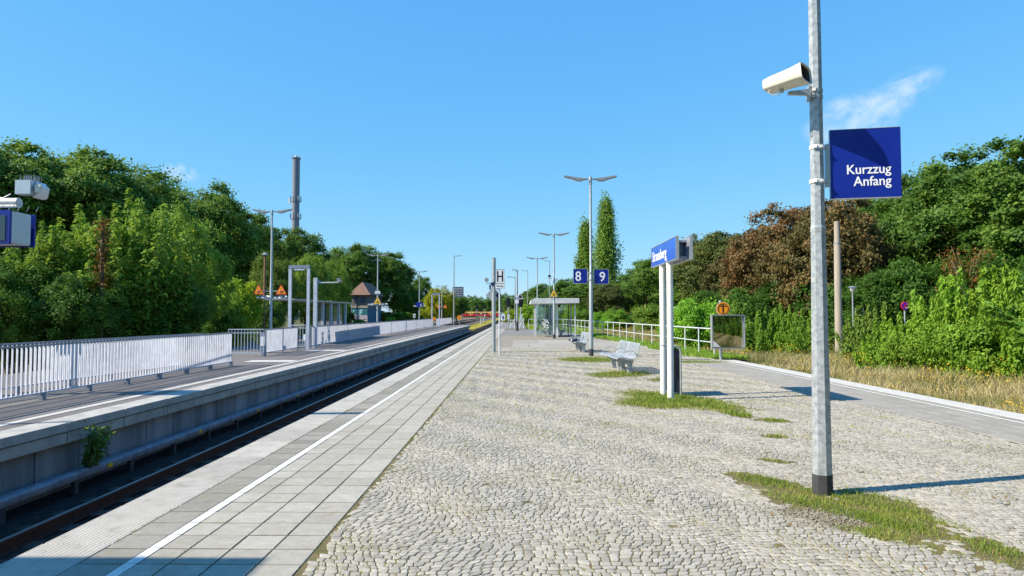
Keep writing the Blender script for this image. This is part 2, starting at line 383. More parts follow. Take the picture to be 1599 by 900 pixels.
def tile_mat(name, c0, c1, c2, moss=.25):
    m = bpy.data.materials.new(name); m.use_nodes = True; t = m.node_tree; b = t.nodes['Principled BSDF']
    b.inputs['Roughness'].default_value = .88; b.inputs['Specular IOR Level'].default_value = .25
    g = N(t, 'ShaderNodeNewGeometry')
    at = N(t, 'ShaderNodeAttribute', attribute_name='rnd')
    r = N(t, 'ShaderNodeValToRGB'); e = r.color_ramp.elements; e[0].color = (*c0, 1); e[1].color = (*c2, 1); q = e.new(.5); q.color = (*c1, 1)
    t.links.new(at.outputs['Fac'], r.inputs[0])
    n = N(t, 'ShaderNodeTexNoise'); n.inputs['Scale'].default_value = 11; n.inputs['Detail'].default_value = 9; n.inputs['Roughness'].default_value = .75
    t.links.new(g.outputs['Position'], n.inputs['Vector'])
    mr = N(t, 'ShaderNodeMapRange'); mr.inputs[1].default_value = .3; mr.inputs[2].default_value = .7; mr.inputs[3].default_value = .78; mr.inputs[4].default_value = 1.14
    t.links.new(n.outputs[0], mr.inputs[0])
    ml = N(t, 'ShaderNodeMix', data_type='RGBA', blend_type='MULTIPLY'); ml.inputs[0].default_value = 1
    t.links.new(r.outputs[0], ml.inputs[6]); t.links.new(mr.outputs[0], ml.inputs[7])
    # large stains, moss
    n3 = N(t, 'ShaderNodeTexNoise'); n3.inputs['Scale'].default_value = .55; n3.inputs['Detail'].default_value = 7; n3.inputs['Roughness'].default_value = .65
    t.links.new(g.outputs['Position'], n3.inputs['Vector'])
    r3 = N(t, 'ShaderNodeMapRange'); r3.inputs[1].default_value = .52; r3.inputs[2].default_value = .72; r3.inputs[3].default_value = 0; r3.inputs[4].default_value = moss
    t.links.new(n3.outputs[0], r3.inputs[0])
    m2 = N(t, 'ShaderNodeMix', data_type='RGBA'); t.links.new(r3.outputs[0], m2.inputs[0]); t.links.new(ml.outputs[2], m2.inputs[6]); m2.inputs[7].default_value = (.22, .21, .13, 1)
    n4 = N(t, 'ShaderNodeTexNoise'); n4.inputs['Scale'].default_value = 2.3; n4.inputs['Detail'].default_value = 8; n4.inputs['Roughness'].default_value = .7
    t.links.new(g.outputs['Position'], n4.inputs['Vector'])
    r4 = N(t, 'ShaderNodeMapRange'); r4.inputs[1].default_value = .54; r4.inputs[2].default_value = .70; r4.inputs[3].default_value = 0; r4.inputs[4].default_value = moss*.9
    t.links.new(n4.outputs[0], r4.inputs[0])
    m4 = N(t, 'ShaderNodeMix', data_type='RGBA'); t.links.new(r4.outputs[0], m4.inputs[0]); t.links.new(m2.outputs[2], m4.inputs[6]); m4.inputs[7].default_value = (.25, .225, .12, 1)
    t.links.new(m4.outputs[2], b.inputs['Base Color'])
    n2 = N(t, 'ShaderNodeTexNoise'); n2.inputs['Scale'].default_value = 70; n2.inputs['Detail'].default_value = 5; t.links.new(g.outputs['Position'], n2.inputs['Vector'])
    bp = N(t, 'ShaderNodeBump'); bp.inputs['Strength'].default_value = .35; bp.inputs['Distance'].default_value = .004
    t.links.new(n2.outputs[0], bp.inputs['Height']); t.links.new(bp.outputs[0], b.inputs['Normal'])
    return m
M['tile'] = tile_mat('pavement_tile', (.325, .306, .264), (.36, .341, .296), (.395, .375, .329), .4)
M['tile_dark'] = tile_mat('darker_pavement_tile', (.21, .198, .17), (.25, .236, .205), (.29, .275, .24), .3)
M['tile_right'] = tile_mat('right_pavement_tile', (.27, .255, .225), (.295, .28, .25), (.32, .305, .275), .15)
M['cobble'] = tile_mat('granite_sett', (.255, .24, .205), (.345, .326, .280), (.43, .405, .348), .55)
M['slab'] = tile_mat('large_concrete_slab', (.30, .28, .24), (.33, .31, .27), (.36, .34, .30), .35)

def pavers(name, quads, m, depth=.03, bev=.006, jit=.0015, ztop=0.0):
    """every paver a block with chamfered rim; quads (n,4,2)"""
    q = np.asarray(quads, float); n = len(q); c = q.mean(1, keepdims=True)
    dirv = c-q; L = np.linalg.norm(dirv, axis=2, keepdims=True); inn = q+dirv/L*bev*1.4
    z = ztop+rng.uniform(-jit, jit, (n, 1))+rng.uniform(-jit, jit, (n, 4))*.8
    V = np.zeros((n, 12, 3)); V[:, 0:4, :2] = inn; V[:, 0:4, 2] = z; V[:, 4:8, :2] = q; V[:, 4:8, 2] = z-bev; V[:, 8:12, :2] = q; V[:, 8:12, 2] = ztop-depth
    base = (np.arange(n)*12)[:, None, None]
    Fq = [[0, 1, 2, 3]]+[[4+i, 4+(i+1) % 4, (i+1) % 4, i] for i in range(4)]+[[8+i, 8+(i+1) % 4, 4+(i+1) % 4, 4+i] for i in range(4)]
    Fq = (base+np.array(Fq)[None]).reshape(-1, 4)
    rnd = np.repeat(rng.random(n), 9)
    o = np_mesh(name, V.reshape(-1, 3), Fq, m, {'rnd': rnd}); return tag(o, kind='structure')
def grid_quads(xs, ys, gap=.004, gy=None):
    Q = []; gy = gap if gy is None else gy
    for i in range(len(xs)-1):
        for j in range(len(ys)-1):
            a, b, c, d = xs[i]+gap/2, xs[i+1]-gap/2, ys[j]+gy/2, ys[j+1]-gy/2
            Q.append([(a, c), (b, c), (b, d), (a, d)])
    return Q
# near platform, left strip
X_EDGE, X_T0, X_T1 = -3.483, -2.967, -1.448
ys_e = list(np.arange(-2, 136, 1.0))
pavers('edge_slab_row', grid_quads([X_EDGE, X_T0], ys_e, .006, .014), M['edge_slab'], depth=.16, bev=.008)
TP = .300
cols = [X_T0, -2.653]+[-2.653+TP*(i+1) for i in range(3)]+[X_T1]
ys_t = list(np.arange(1.0, 75, TP*1.0))
pavers('dark_tile_row', grid_quads(cols[:2], ys_t, .012, .017), M['tile_dark'], depth=.045, bev=.0025)
pavers('tile_pavement', grid_quads(cols[1:], ys_t, .012, .017), M['tile'], depth=.045, bev=.0025)
sheet('tile_bed', -2.97, X_T1-.002, 0, 75, -.0042, mat('dark_joint_dirt', (.08, .07, .045), .95, 0, scale=3, col2=(.05, .055, .02)), 2, 20)
# white line on the tiles, interrupted by the joints
Q = [[(-2.645, y+.004), (-2.563, y+.004), (-2.563, y+TP-.004), (-2.645, y+TP-.004)] for y in ys_t[:-1]]
Q = np.array(Q); nQ = len(Q); V = np.zeros((nQ, 4, 3)); V[:, :, :2] = Q; V[:, :, 2] = .0045
o = np_mesh('white_line', V.reshape(-1, 3), np.arange(nQ*4).reshape(-1, 4), M['white_line']); tag(o, kind='structure')
sheet('tail_path', -2.96, .85, 75, 135, .0, M['asphalt_path'], 2, 10)
sheet('tail_white_line', -2.645, -2.563, 75, 135, .005, M['white_line'])

# right strip with its white edge
EDGE_Y = 25.3
ys_r = list(np.arange(1.0, EDGE_Y, .30))
XI = lambda y: XR(y)-2.05
Q = []
for j in range(len(ys_r)-1):
    for i in range(5):
        def xx(y, k): return XI(y)+.004+(1.56)*k/5
        a, b = ys_r[j]+.005, ys_r[j+1]-.005
        Q.append([(xx(a, i)+.002, a), (xx(a, i+1)-.002, a), (xx(b, i+1)-.002, b), (xx(b, i)+.002, b)])
pavers('right_tile_pavement', Q, M['tile_right'], depth=.045)
Q = []
for j in range(int((EDGE_Y-1)//1.0)):
    a, b = 1+j+.004, 2+j-.004
    Q.append([(XR(a)-.47, a), (XR(a), a), (XR(b), b), (XR(b)-.47, b)])
M['white_edge'] = mat('white_edge_slab', (0.56, 0.55, 0.52), 0.7, 0, scale=6, col2=(.44, .43, .40))
pavers('white_edge_row', Q, M['white_edge'], depth=.16, bev=.008)
sheet('right_white_line', lambda y: XR(y)-.80, lambda y: XR(y)-.73, 1, EDGE_Y, .0048, M['white_line'], 1, 6)

# ---- granite setts
def inside_any(x, y, ells):
    m = np.zeros(x.shape)
    for cx, cy, a, b, ang in ells:
        ca, sa = math.cos(ang), math.sin(ang); u = ((x-cx)*ca+(y-cy)*sa)/a; v = (-(x-cx)*sa+(y-cy)*ca)/b
        m = np.maximum(m, 1-(u*u+v*v))
    return m
def ell(px0, py0, px1, py1, wd):
    a, b = G(px0, py0), G(px1, py1); d = b-a
    return ((a.x+b.x)/2, (a.y+b.y)/2, d.length/2, wd, math.atan2(d.y, d.x))
PATCH = [ell(1185, 752, 1500, 868, .44), ell(1340, 795, 1490, 850, .52), ell(1130, 736, 1290, 778, .30), ell(1285, 762, 1470, 812, .36), ell(1500, 830, 1620, 895, .22), ell(1180, 716, 1245, 724, .10), ell(1170, 654, 1245, 660, .22), ell(1180, 680, 1240, 684, .16), ell(640, 600, 700, 602, .0001), ell(1010, 592, 1060, 596, .35), ell(1120, 640, 1180, 655, .2), ell(975, 610, 1170, 645, .75), ell(1000, 620, 1080, 640, 1.0),
         ell(930, 582, 1010, 588, 1.3), ell(862, 562, 980, 562, 1.5), ell(1040, 566, 1140, 566, .5)]
BARE = [ell(1200, 795, 1370, 825, .16)]
def warp(u, v):
    fd = np.clip((12-v)/6, .0, 1)
    s = .08*fd*np.abs(np.sin(PI*(u+.25*np.sin(v*.7))/1.55))+.05*np.sin(u*1.1+v*.35)+.03*fd*np.sin(u*3.1-v*1.7)
    t = .05*np.sin(v*1.3+u*.4)+.025*np.sin(v*3.7+u*2.1)
    return u+t, v-s
def octo_setts(name, q, m, depth, bev, jit, cut=.16):
    """setts with knocked-off corners: eight-sided head, chamfer, sides"""
    n = len(q); nx_ = np.roll(q, -1, 1); ol = np.empty((n, 8, 2))
    c1 = rng.uniform(.5, 1.5, (n, 4, 1))*cut; c2 = rng.uniform(.5, 1.5, (n, 4, 1))*cut
    ol[:, 0::2] = q+(nx_-q)*c1; ol[:, 1::2] = nx_-(nx_-q)*c2
    c = ol.mean(1, keepdims=True); d = c-ol; L = np.linalg.norm(d, axis=2, keepdims=True); inn = ol+d/L*bev*1.5
    zc_ = rng.uniform(-jit, jit, (n, 1)); tx, ty = rng.normal(0, .016, (2, n, 1)); tilt = (inn[:, :, 0]-c[:, :, 0])*tx+(inn[:, :, 1]-c[:, :, 1])*ty
    V = np.zeros((n, 25, 3)); V[:, 0:8, :2] = inn; V[:, 0:8, 2] = zc_+tilt; V[:, 8:16, :2] = ol; V[:, 8:16, 2] = zc_+tilt-bev*.8; V[:, 16:24, :2] = ol; V[:, 16:24, 2] = -depth
    V[:, 24, :2] = c[:, 0]; V[:, 24, 2] = zc_[:, 0]+.0015
    base = (np.arange(n)*25)[:, None, None]
    Fq = [[24, i, i+1, i+2] if i < 6 else [24, 6, 7, 0] for i in (0, 2, 4, 6)]+[[8+i, 8+(i+1) % 8, (i+1) % 8, i] for i in range(8)]+[[16+i, 16+(i+1) % 8, 8+(i+1) % 8, 8+i] for i in range(8)]
    Fq = (base+np.array(Fq)[None]).reshape(-1, 4)
    o = np_mesh(name, V.reshape(-1, 3), Fq, m, {'rnd': np.repeat(rng.beta(2.2, 2.0, n), 20)}); return tag(o, kind='structure')
QS = []
row = .060; Y0, Y1 = 2.5, 34.0
UG = np.arange(X_T1-1.0, 10.0, .045)
def wob(amp):
    w1 = rng.normal(0, 1, len(UG)); k_ = np.array([.25, .5, .25]); return np.convolve(w1, k_, 'same')*amp
vcur = Y0+wob(.006)
while vcur.mean() < Y1+.5:
    vnew = vcur+row*random.uniform(.86, 1.14)+wob(.008)-.0*UG
    vnew = vnew*.92+(vnew.mean())*.08
    us = [UG[0]+random.random()*.1]
    while us[-1] < 9.4: us.append(us[-1]+random.uniform(.052, .088))
    us = np.array(us); ut = us+.016*np.sin(us*4.1+float(vcur.mean())*3.3)+rng.uniform(-.012, .012, len(us))
    g_ = .0036
    lo = lambda u: np.interp(u, UG, vcur)+g_
    hi = lambda u: np.interp(u, UG, vnew)-g_
    a0, a1, b0, b1 = us[:-1]+g_, us[1:]-g_, ut[:-1]+g_, ut[1:]-g_
    x0, y0 = warp(a0, lo(a0)); x1, y1 = warp(a1, lo(a1)); x2, y2 = warp(b1, hi(b1)); x3, y3 = warp(b0, hi(b0))
    QS.append(np.stack([np.stack([x0, y0], 1), np.stack([x1, y1], 1), np.stack([x2, y2], 1), np.stack([x3, y3], 1)], 1)); vcur = vnew
QS = np.concatenate(QS)
mx_, my_ = QS[:, :, 0], QS[:, :, 1]
xi = np.where(my_ < EDGE_Y, 8.93-.0425*my_-2.05, 8.93-.0425*my_-.35)
ok = (mx_.min(1) > X_T1+.004) & ((mx_-xi).max(1) < -.004) & (my_.min(1) > Y0) & (my_.max(1) < Y1)
QS = QS[ok]; cx, cy = QS[:, :, 0].mean(1), QS[:, :, 1].mean(1)
nz_ = .25*np.sin(cx*5.1+cy*2.2)+.25*np.sin(cy*6.3-cx*3.1)+.2*np.sin(cx*13+cy*9)
pm = inside_any(cx, cy, PATCH+BARE); pm = np.where(pm > .02, pm+nz_*.3, 0); keep = ~((pm > .22) & (rng.random(len(cx)) < np.clip(pm*1.7, 0, 1))) & (rng.random(len(cx)) > .0015)
QS = QS[keep]; near = cy[keep] < 13
octo_setts('granite_sett_pavement', QS[near], M['cobble'], .05, .0038, .0026)
pavers('rear_sett_pavement', QS[~near], M['cobble'], depth=.05, bev=.0055, jit=.0035)
sheet('sett_sand', X_T1, lambda y: XR(y)-2.05, 0, EDGE_Y, -.0055, M['soil'], 4, 20)
sheet('rear_sett_sand', X_T1, lambda y: XR(y)-.3, EDGE_Y, 34.0, -.0055, M['soil'], 4, 10)
# ---- large concrete slabs and gravelly area beyond, asphalt further back
Q = []
for j, (a, b) in enumerate([(34.1, 38.6), (38.6, 43.2)]):
    xs = [-.35+.0*j, 1.15, 2.6, 4.1, 5.6, XR(40)-.35] if j else [-.35, .55, 1.5, 2.7, 4.1, 5.5, XR(38)-.35]
    Q += grid_quads(xs, [a, b], .05)
pavers('concrete_slab_field', Q, M['slab'], depth=.04, bev=.01)
Q = [[(-.3, y), (5.4, y), (5.4, y+.32), (-.3, y+.32)] for y in (27.1, 30.1)]
M['gravel'] = ground_mat('gravelly_surface', [(0.17, 0.15, 0.105), (0.25, 0.23, 0.185), (0.31, 0.29, 0.245)], 3.5, .35, 40, .95, .01)
sheet('gravel_strip', X_T1, lambda y: XR(y)-.3, 34.0, 52.5, -.012, M['gravel'], 4, 8)
sheet('rear_asphalt', X_T1, lambda y: XR(y)-.3, 52.5, PLAT_END, -.008, M['asphalt_path'], 4, 8)

for y_ in (26.9, 30.3): sheet('drain_line', X_T1+.1, XR(y_)-.6, y_, y_+.07, .0075, mat('dark_drain_line', (.10, .09, .07), .9, 0, scale=8, col2=(.05, .05, .035)))
# ---- left platform: coping, wall panels, paving, line
Q = grid_quads([-7.42, -6.94], list(np.arange(-6, 98.5, 1.5)), .012)
pavers('left_coping_row', Q, M['concrete_light'], depth=.13, bev=.01)
Q = []
mbq = MB()
for y in np.arange(-6, 97, 1.5): mbq.box((-7.06, y+.75, -.235), (.17, 1.485, .17))
tag(mbq.build('left_ledge_blocks', M['concrete_light'], bevel=.006), kind='structure')
mbq = MB()
for i, y in enumerate(np.arange(-6, 97, 1.0)): mbq.box((-7.17+(.006 if i % 3 else 0), y+.5, -.62), (.10, .985, .60))
tag(mbq.build('left_wall_panels', M['concrete'], bevel=.004), kind='structure')
sheet('left_platform_surface', -14.2, -7.42, -12, 98.4, -.004, M['asphalt_left'], 4, 40)
sheet('left_white_line', -7.87, -7.72, -6, 97, .002, M['white_edge'])
for y, x0, x1 in ((23.6, -9.6, -7.95), (30.6, -9.7, -7.95)):
    sheet('tactile_strip', x0, x1, y, y+.9, .0025, M['white_edge'])
mbq = MB()
mbq.box((-8.8, 46, -.0015), (.03, 104, .004)); mbq.box((-8.35, 46, -.0015), (.02, 104, .004))
M['joint_dark'] = mat('dark_paving_joint', (.05, .05, .055), .9)
tag(mbq.build('left_paving_joint', M['joint_dark']), kind='structure')

# ---- tracks
def track(name, xc, y0, y1, zr, label, sleeper_gap=.65, curve=0.0, step=6):
    t = thing(name, label, 'railway track', (xc, 0, 0))
    mb = MB(); mt = MB()
    fx = lambda y: curve*max(0, y-100)**2
    for s in (-.75, .75):
        ys = [y0]+[y for y in np.arange(y0+step, y1, step)]+[y1]
        for a, b in zip(ys[:-1], ys[1:]):
            xa, xb = fx(a)+s, fx(b)+s
            for (wd, z0, z1, bb) in ((.14, zr-.16, zr-.145, mb), (.025, zr-.145, zr-.04, mb), (.07, zr-.04, zr-.003, mb), (.06, zr-.003, zr, mt)):
                vs = [(xa-wd/2, a, z0), (xa+wd/2, a, z0), (xa+wd/2, a, z1), (xa-wd/2, a, z1), (xb-wd/2, b, z0), (xb+wd/2, b, z0), (xb+wd/2, b, z1), (xb-wd/2, b, z1)]
                bb.add(vs, [(0, 1, 2, 3), (7, 6, 5, 4), (0, 4, 5, 1), (1, 5, 6, 2), (2, 6, 7, 3), (3, 7, 4, 0)])
    mb.build('rail_pair', M['rust'], t, smooth=False); mt.build('rail_head', M['rail_top'], t, smooth=False)
    ms = MB()
    for y in np.arange(y0, min(y1, 260), sleeper_gap):
        ms.box((fx(y), y, zr-.22), (2.5, .25, .13))
    ms.build('sleepers', M['sleeper'], t, smooth=False)
    return t
track('railway_track', -5.21, -10, 420, -.93, 'sunken railway track with rusty rails running between the two platforms', curve=-.00006)
for xc, lb in ((-16.3, 'rusty railway track nearest behind the left platform fence'), (-20.8, 'outermost left railway track along the foot of the dark trees')):
    track('railway_track', xc, 10, 420, TRACK_Z+.18, lb, curve=-.00002)
# ================================================================== THINGS ON THE PLATFORMS
def lamp_head_mb(side):
    """gull-wing luminaire seen from its side; outline in XZ, tip outwards"""
    o = [(.12, -.02), (.30, -.045), (.34, -.09), (.50, -.085), (.72, .0), (1.03, .075), (1.06, .10), (1.03, .135), (.70, .085), (.48, .045), (.34, .04), (.28, .01), (.12, .015)]
    o = [(side*x, z) for x, z in o]
    return MB().prism(o, .20)
def make_double_lamp(label, loc, H=7.15, r0=.085, r1=.05, group=None):
    t = thing('street_lamp', label, 'platform lamp', loc, 0, group)
    MB().tube([(0, 0, 0), (0, 0, 3.2), (0, 0, 3.25), (0, 0, H-.25)], [r0, r0*.85, r1*1.1, r1], 14).build('pole', M['galv'], t)
    MB().cyl((0, 0, -.02), (0, 0, .28), r0+.006, n=14).build('pole_boot', M['dark_boot'], t)
    mb = MB().cyl((0, 0, H-.30), (0, 0, H), r1+.012, n=12)
    mb.cyl((-.3, 0, H-.10), (.3, 0, H-.10), .022, n=8)
    mb.build('top_bracket', M['galv'], t)
    for s in (-1, 1):
        h = lamp_head_mb(s)
        h.v = [(x, y, z+H-.09) for x, y, z in h.v]
        ho = h.build('lamp_head', M['lamp_grey'], t, bevel=.012)
        d = MB().prism([(s*x, z+H-.09-.008) for x, z in ((.52, -.085), (.72, -.006), (.98, .058), (.98, .064), (.72, .0), (.52, -.078))], .15)
        do = d.build('diffuser', M['lamp_glass'], ho)
    return t
def lamp_at(px, top_py, Y, label, group='double lamps standing on the platforms'):
    b = P(px, top_py, Y)
    return (b.x, Y, 0.0), b.z

LG = 'double armed lamps on the platforms'
loc, _ = lamp_at(922, 275, 27.0, '')
L0 = make_double_lamp('tall double armed grey lamp carrying the blue platform numbers eight and nine', loc, group=LG)
def dup_lamp(px, py, Y, label, z=0.0):
    b = P(px, py, Y); c = copy_tree(L0, (b.x, Y, z), 0, label); return c
dup_lamp(865, 363, 46.0, 'double armed grey lamp with yellow warning triangle standing in front of the glass shelter')
dup_lamp(839, 402, 66.0, 'double armed grey lamp rising behind the left end of the shelter')
dup_lamp(425, 328, 35.5, 'double armed lamp with two orange warning triangles behind the left railing')
dup_lamp(590, 397, 62.5, 'double armed lamp with one yellow triangle and small white plate before the signal house')
dup_lamp(655, 423, 87.0, 'double armed lamp with a blue board on the left platform')
dup_lamp(690, 437, 110.0, 'far double armed lamp with two small orange triangles near the yellow tree', -.9)
copy_tree(L0, (-11.9, 9.15, 0), 0, 'double armed lamp at the near left whose head shadow falls on the edge slabs')

def make_mast(name, label, px, py, Y, z0=0.0, r=.07, arm=-1, group=None, extra=None, armlen=1.0, boot=True):
    b = P(px, py, Y); H = b.z-z0
    t = thing(name, label, 'lamp mast', (b.x, Y, z0), 0, group)
    MB().tube([(0, 0, 0), (0, 0, H)], [r, r*.62], 12).build('pole', M['galv'], t)
    if boot: MB().cyl((0, 0, 0), (0, 0, .9), r+.02, n=10).build('pole_boot', M['dark_boot'], t)
    mb = MB().prism([(0, H-.06), (arm*.3*armlen, H-.04), (arm*armlen, H-.02), (arm*armlen, H+.07), (0, H+.02)], .22)
    mb.build('lamp_head', M['lamp_grey'], t, bevel=.01)
    if extra:
        zb = P(px, extra, Y).z-z0
        MB().lathe([(.05, zb-.2), (.26, zb-.15), (.26, zb+.05), (.06, zb+.2)], n=12).build('ring_box', M['black'], t)
    return t
SG = 'single armed masts'
make_mast('light_mast', 'slender single armed mast with a dark ring, tallest of those behind the shelter', 858, 407.5, 115, -.6, .09, -1, SG, 431)
make_mast('light_mast', 'thin single armed mast standing just left of the shelter roof far behind', 824, 423, 142, -.6, .10, -1, SG, armlen=1.2)
make_mast('light_mast', 'thin single armed mast directly left of the thick pole bearing the small H sign', 804.3, 433, 86, 0, .07, -1, SG)
make_mast('light_mast', 'tall single armed mast at the far end of the left platform fence', 709, 400, 104, 0, .11, 1, SG, boot=False, armlen=1.2)
tm = make_mast('light_mast', 'thick single armed mast with dark boot bearing the small H sign', 807.6, 422, 66, 0, .11, -1, SG, armlen=.5)

def panel(parent, name, c, w_, h_, d, m, nx=0, ny=-1, bevel=.004, rim=None):
    """rectangular board; c = centre, normal (nx,ny)"""
    mt_ = face_mtx(c, nx, ny)
    mb = MB(); hw, hh = w_/2, h_/2
    mb.add([mt_ @ Vector(p) for p in ((-hw, -hh, -d), (hw, -hh, -d), (hw, hh, -d), (-hw, hh, -d), (-hw, -hh, 0), (hw, -hh, 0), (hw, hh, 0), (-hw, hh, 0))],
           [(3, 2, 1, 0), (4, 5, 6, 7), (0, 1, 5, 4), (1, 2, 6, 5), (2, 3, 7, 6), (3, 0, 4, 7)])
    o = mb.build(name, m, parent, bevel=bevel)
    if rim:
        r = MB(); e = .012
        for (x0, x1, y0, y1) in ((-hw-e, hw+e, hh, hh+e), (-hw-e, hw+e, -hh-e, -hh), (-hw-e, -hw, -hh, hh), (hw, hw+e, -hh, hh)):
            vs = [mt_ @ Vector((x, y, z)) for z in (-d-.004, .006) for x, y in ((x0, y0), (x1, y0), (x1, y1), (x0, y1))]
            r.add(vs, [(3, 2, 1, 0), (4, 5, 6, 7), (0, 1, 5, 4), (1, 2, 6, 5), (2, 3, 7, 6), (3, 0, 4, 7)])
        r.build('rim', M[rim], o)
    return mt_, o
T = Matrix.Translation

# ---- foreground octagonal mast with camera housing and the KURZZUG ANFANG sign
base = G(1284.5, 771)
MY = base.y; MX = base.x
mast = thing('foreground_mast', 'thick galvanised foreground mast with dark base band in the grass patch', 'mast', (MX, MY, 0))
mb = MB()
def oct_r(z): return .0935-.0098*z
zs = [0, .17, .175, 2.44, 2.46, 2.49, 2.51, 7.1]
rs = [oct_r(0), oct_r(.17), oct_r(.175), oct_r(2.44), oct_r(2.44)+.004, oct_r(2.44)+.004, oct_r(2.51)-.002, .045]
q8 = []
mb.tube([(0, 0, z) for z in zs], rs, 8)
po = mb.build('pole', M['galv_pole'], mast, smooth=False)
MB().tube([(0, 0, -.03), (0, 0, .185)], [oct_r(0)+.004, oct_r(.18)+.004], 8).build('base_band', M['dark_boot'], mast, smooth=False)
for s in (-1, 1):
    h = lamp_head_mb(s); h.v = [(x, y, z+7.1) for x, y, z in h.v]; h.build('lamp_head', M['lamp_grey'], mast, bevel=.012)
def clamp_mb(cx_, cy_, z, r, hgt=.035):
    mb = MB().cyl((cx_, cy_, z-hgt/2), (cx_, cy_, z+hgt/2), r, n=20)
    for a in (0.9, -2.2): mb.box((cx_+math.cos(a)*(r+.008), cy_+math.sin(a)*(r+.008), z), (.035, .02, hgt*.8), rz=a+PI/2)
    return mb
# camera housing
zc = P(1228, 125, MY).z
ch = thing('speaker_horn', 'cream rectangular horn loudspeaker clamped high on the foreground mast', 'loudspeaker', (MX, MY, 0))
ch.name = 'horn_loudspeaker'
A = P(1205, 131, MY-.10); B = P(1254, 121, MY-.36)
# body axis: mouth (wide end) towards right/camera, rear end left
ax = Vector((.72, -.67, .12)).normalized()
ctr = P(1227, 126, MY-.155); ln = .38
side_v = ax.cross(Vector((0, 0, 1))).normalized(); up_v = side_v.cross(ax)
def horn_ring(t, wv, hv, ins=0):
    c = ctr+ax*(t*ln); pts = []
    for k in range(20):
        a = 2*PI*k/20; ca, sa = math.cos(a), math.sin(a); p = 4.5
        x = (abs(ca)**(2/p))*(1 if ca > 0 else -1)*(wv-ins); y = (abs(sa)**(2/p))*(1 if sa > 0 else -1)*(hv-ins)
        pts.append(c+side_v*x+up_v*y)
    return pts
mb = MB(); rings = [horn_ring(-.52, .065, .035), horn_ring(-.47, .092, .056), horn_ring(-.3, .105, .064), horn_ring(.2, .118, .072), horn_ring(.5, .134, .086), horn_ring(.5, .134, .086, .007), horn_ring(.46, .13, .084, .009)]
vs = [p for r in rings for p in r]; n = 20
fs = [(i*n+k, i*n+(k+1) % n, (i+1)*n+(k+1) % n, (i+1)*n+k) for i in range(len(rings)-1) for k in range(n)]+[tuple(range(n))]
mb.add([v-Vector((MX, MY, 0)) for v in vs], fs); mb.build('housing', M['cream'], ch)
rings = [horn_ring(.46, .121, .075), horn_ring(.2, .10, .06), horn_ring(.12, .05, .03)]
vs = [p for r in rings for p in r]; MB().add([v-Vector((MX, MY, 0)) for v in vs], [(i*n+k, i*n+(k+1) % n, (i+1)*n+(k+1) % n, (i+1)*n+k) for i in range(2) for k in range(n)]+[tuple(range(2*n, 3*n))]).build('mouth', M['dark_boot'], ch)
mb = MB()
for k in range(-3, 4):
    c = ctr+ax*(.36*ln)+side_v*(k*.024)-Vector((MX, MY, 0)); mb.cyl(c-up_v*.05, c+up_v*.05, .004, n=6)
for k in range(-2, 3):
    c = ctr+ax*(.365*ln)+up_v*(k*.022)-Vector((MX, MY, 0)); mb.cyl(c-side_v*.09, c+side_v*.09, .004, n=6)
mb.add([(ctr+ax*(.30*ln)+side_v*x+up_v*y-Vector((MX, MY, 0))) for x, y in ((-.085, -.045), (.085, -.045), (.085, .045), (-.085, .045))], [(0, 1, 2, 3)])
mb.build('grille', M['black'], ch)
z1 = P(1250, 147, MY).z
mb = MB()
pb = ctr-up_v*.07+ax*(-.05)-Vector((MX, MY, 0))
rr = oct_r(z1)
MB().tube([pb+up_v*.01, pb-Vector((0, 0, .03))], .02, 10).build('neck', M['galv'], ch)
mb.prism([(-.27, -.015), (-.27, .015), (-.10, .035), (-rr-.005, .05), (-rr-.005, -.05), (-.10, -.02)], .035, T((0, -.02, z1)))
mb.box((-rr-.012, 0, z1), (.02, .07, .14))
mb.build('bracket', M['galv'], ch)
mb = MB(); mb.tube([pb+Vector((-.10, 0, .01)), pb+Vector((-.13, -.01, -.03)), pb+Vector((-.09, -.02, -.06)), pb+Vector((-.02, -.01, -.05))], .004, 6)
mb.build('cable', M['cream'], ch)
for py in (143, 153): clamp_mb(0, 0, P(1275, py, MY).z, rr+.006).build('clamp', M['galv'], ch)
# sign
SY = MY-.02
tl, tr_, bl, br = P(1295.5, 204, SY), P(1406, 202.5, SY-.12), P(1298, 310.5, SY), P(1408.5, 310.5, SY-.12)
xl = (tl.x+bl.x)/2+.0; wdir = Vector(((tr_.x-tl.x), -.12, 0)); wS = wdir.length; ny = Vector((wdir.y, -wdir.x, 0)).normalized()
hS = (tl.z-bl.z); c = Vector((xl, SY, (tl.z+bl.z)/2))+wdir/2
sg = thing('blue_sign', 'dark blue square sign reading Kurzzug Anfang on the foreground mast', 'sign', (0, 0, 0))
mt_, so = panel(sg, 'sign_box', c, wS, hS, .055, M['sign_blue'], ny.x, ny.y, bevel=.003)
hw, hh = wS/2, hS/2
for (x0, x1, y0, y1) in ((-hw, hw, -hh-.006, -hh-.0005), (-hw, hw, hh+.0005, hh+.004)):
    r = MB(); r.add([mt_ @ Vector((x, y, z)) for z in (-.054, .002) for x, y in ((x0, y0), (x1, y0), (x1, y1), (x0, y1))], [(3, 2, 1, 0), (4, 5, 6, 7), (0, 1, 5, 4), (1, 2, 6, 5), (2, 3, 7, 6), (3, 0, 4, 7)]); r.build('rim', M['sign_rim'], so)
fs_ = .126
for body, yy in (('Kurzzug', -.100), ('Anfang', -.213)):
    text(body, fs_, M['letter'], mt_ @ T((hw-.088, yy, .0025)), sg, .0012, 'lettering', 'RIGHT', .0012, .93)
mb = MB()
za, zb = P(1290, 225, SY).z, P(1290, 292, SY).z
mb.box((xl-.022, SY+.02, (za+zb)/2), (.03, .05, za-zb))
mb.build('mounting_rail', M['sign_rim'], sg)
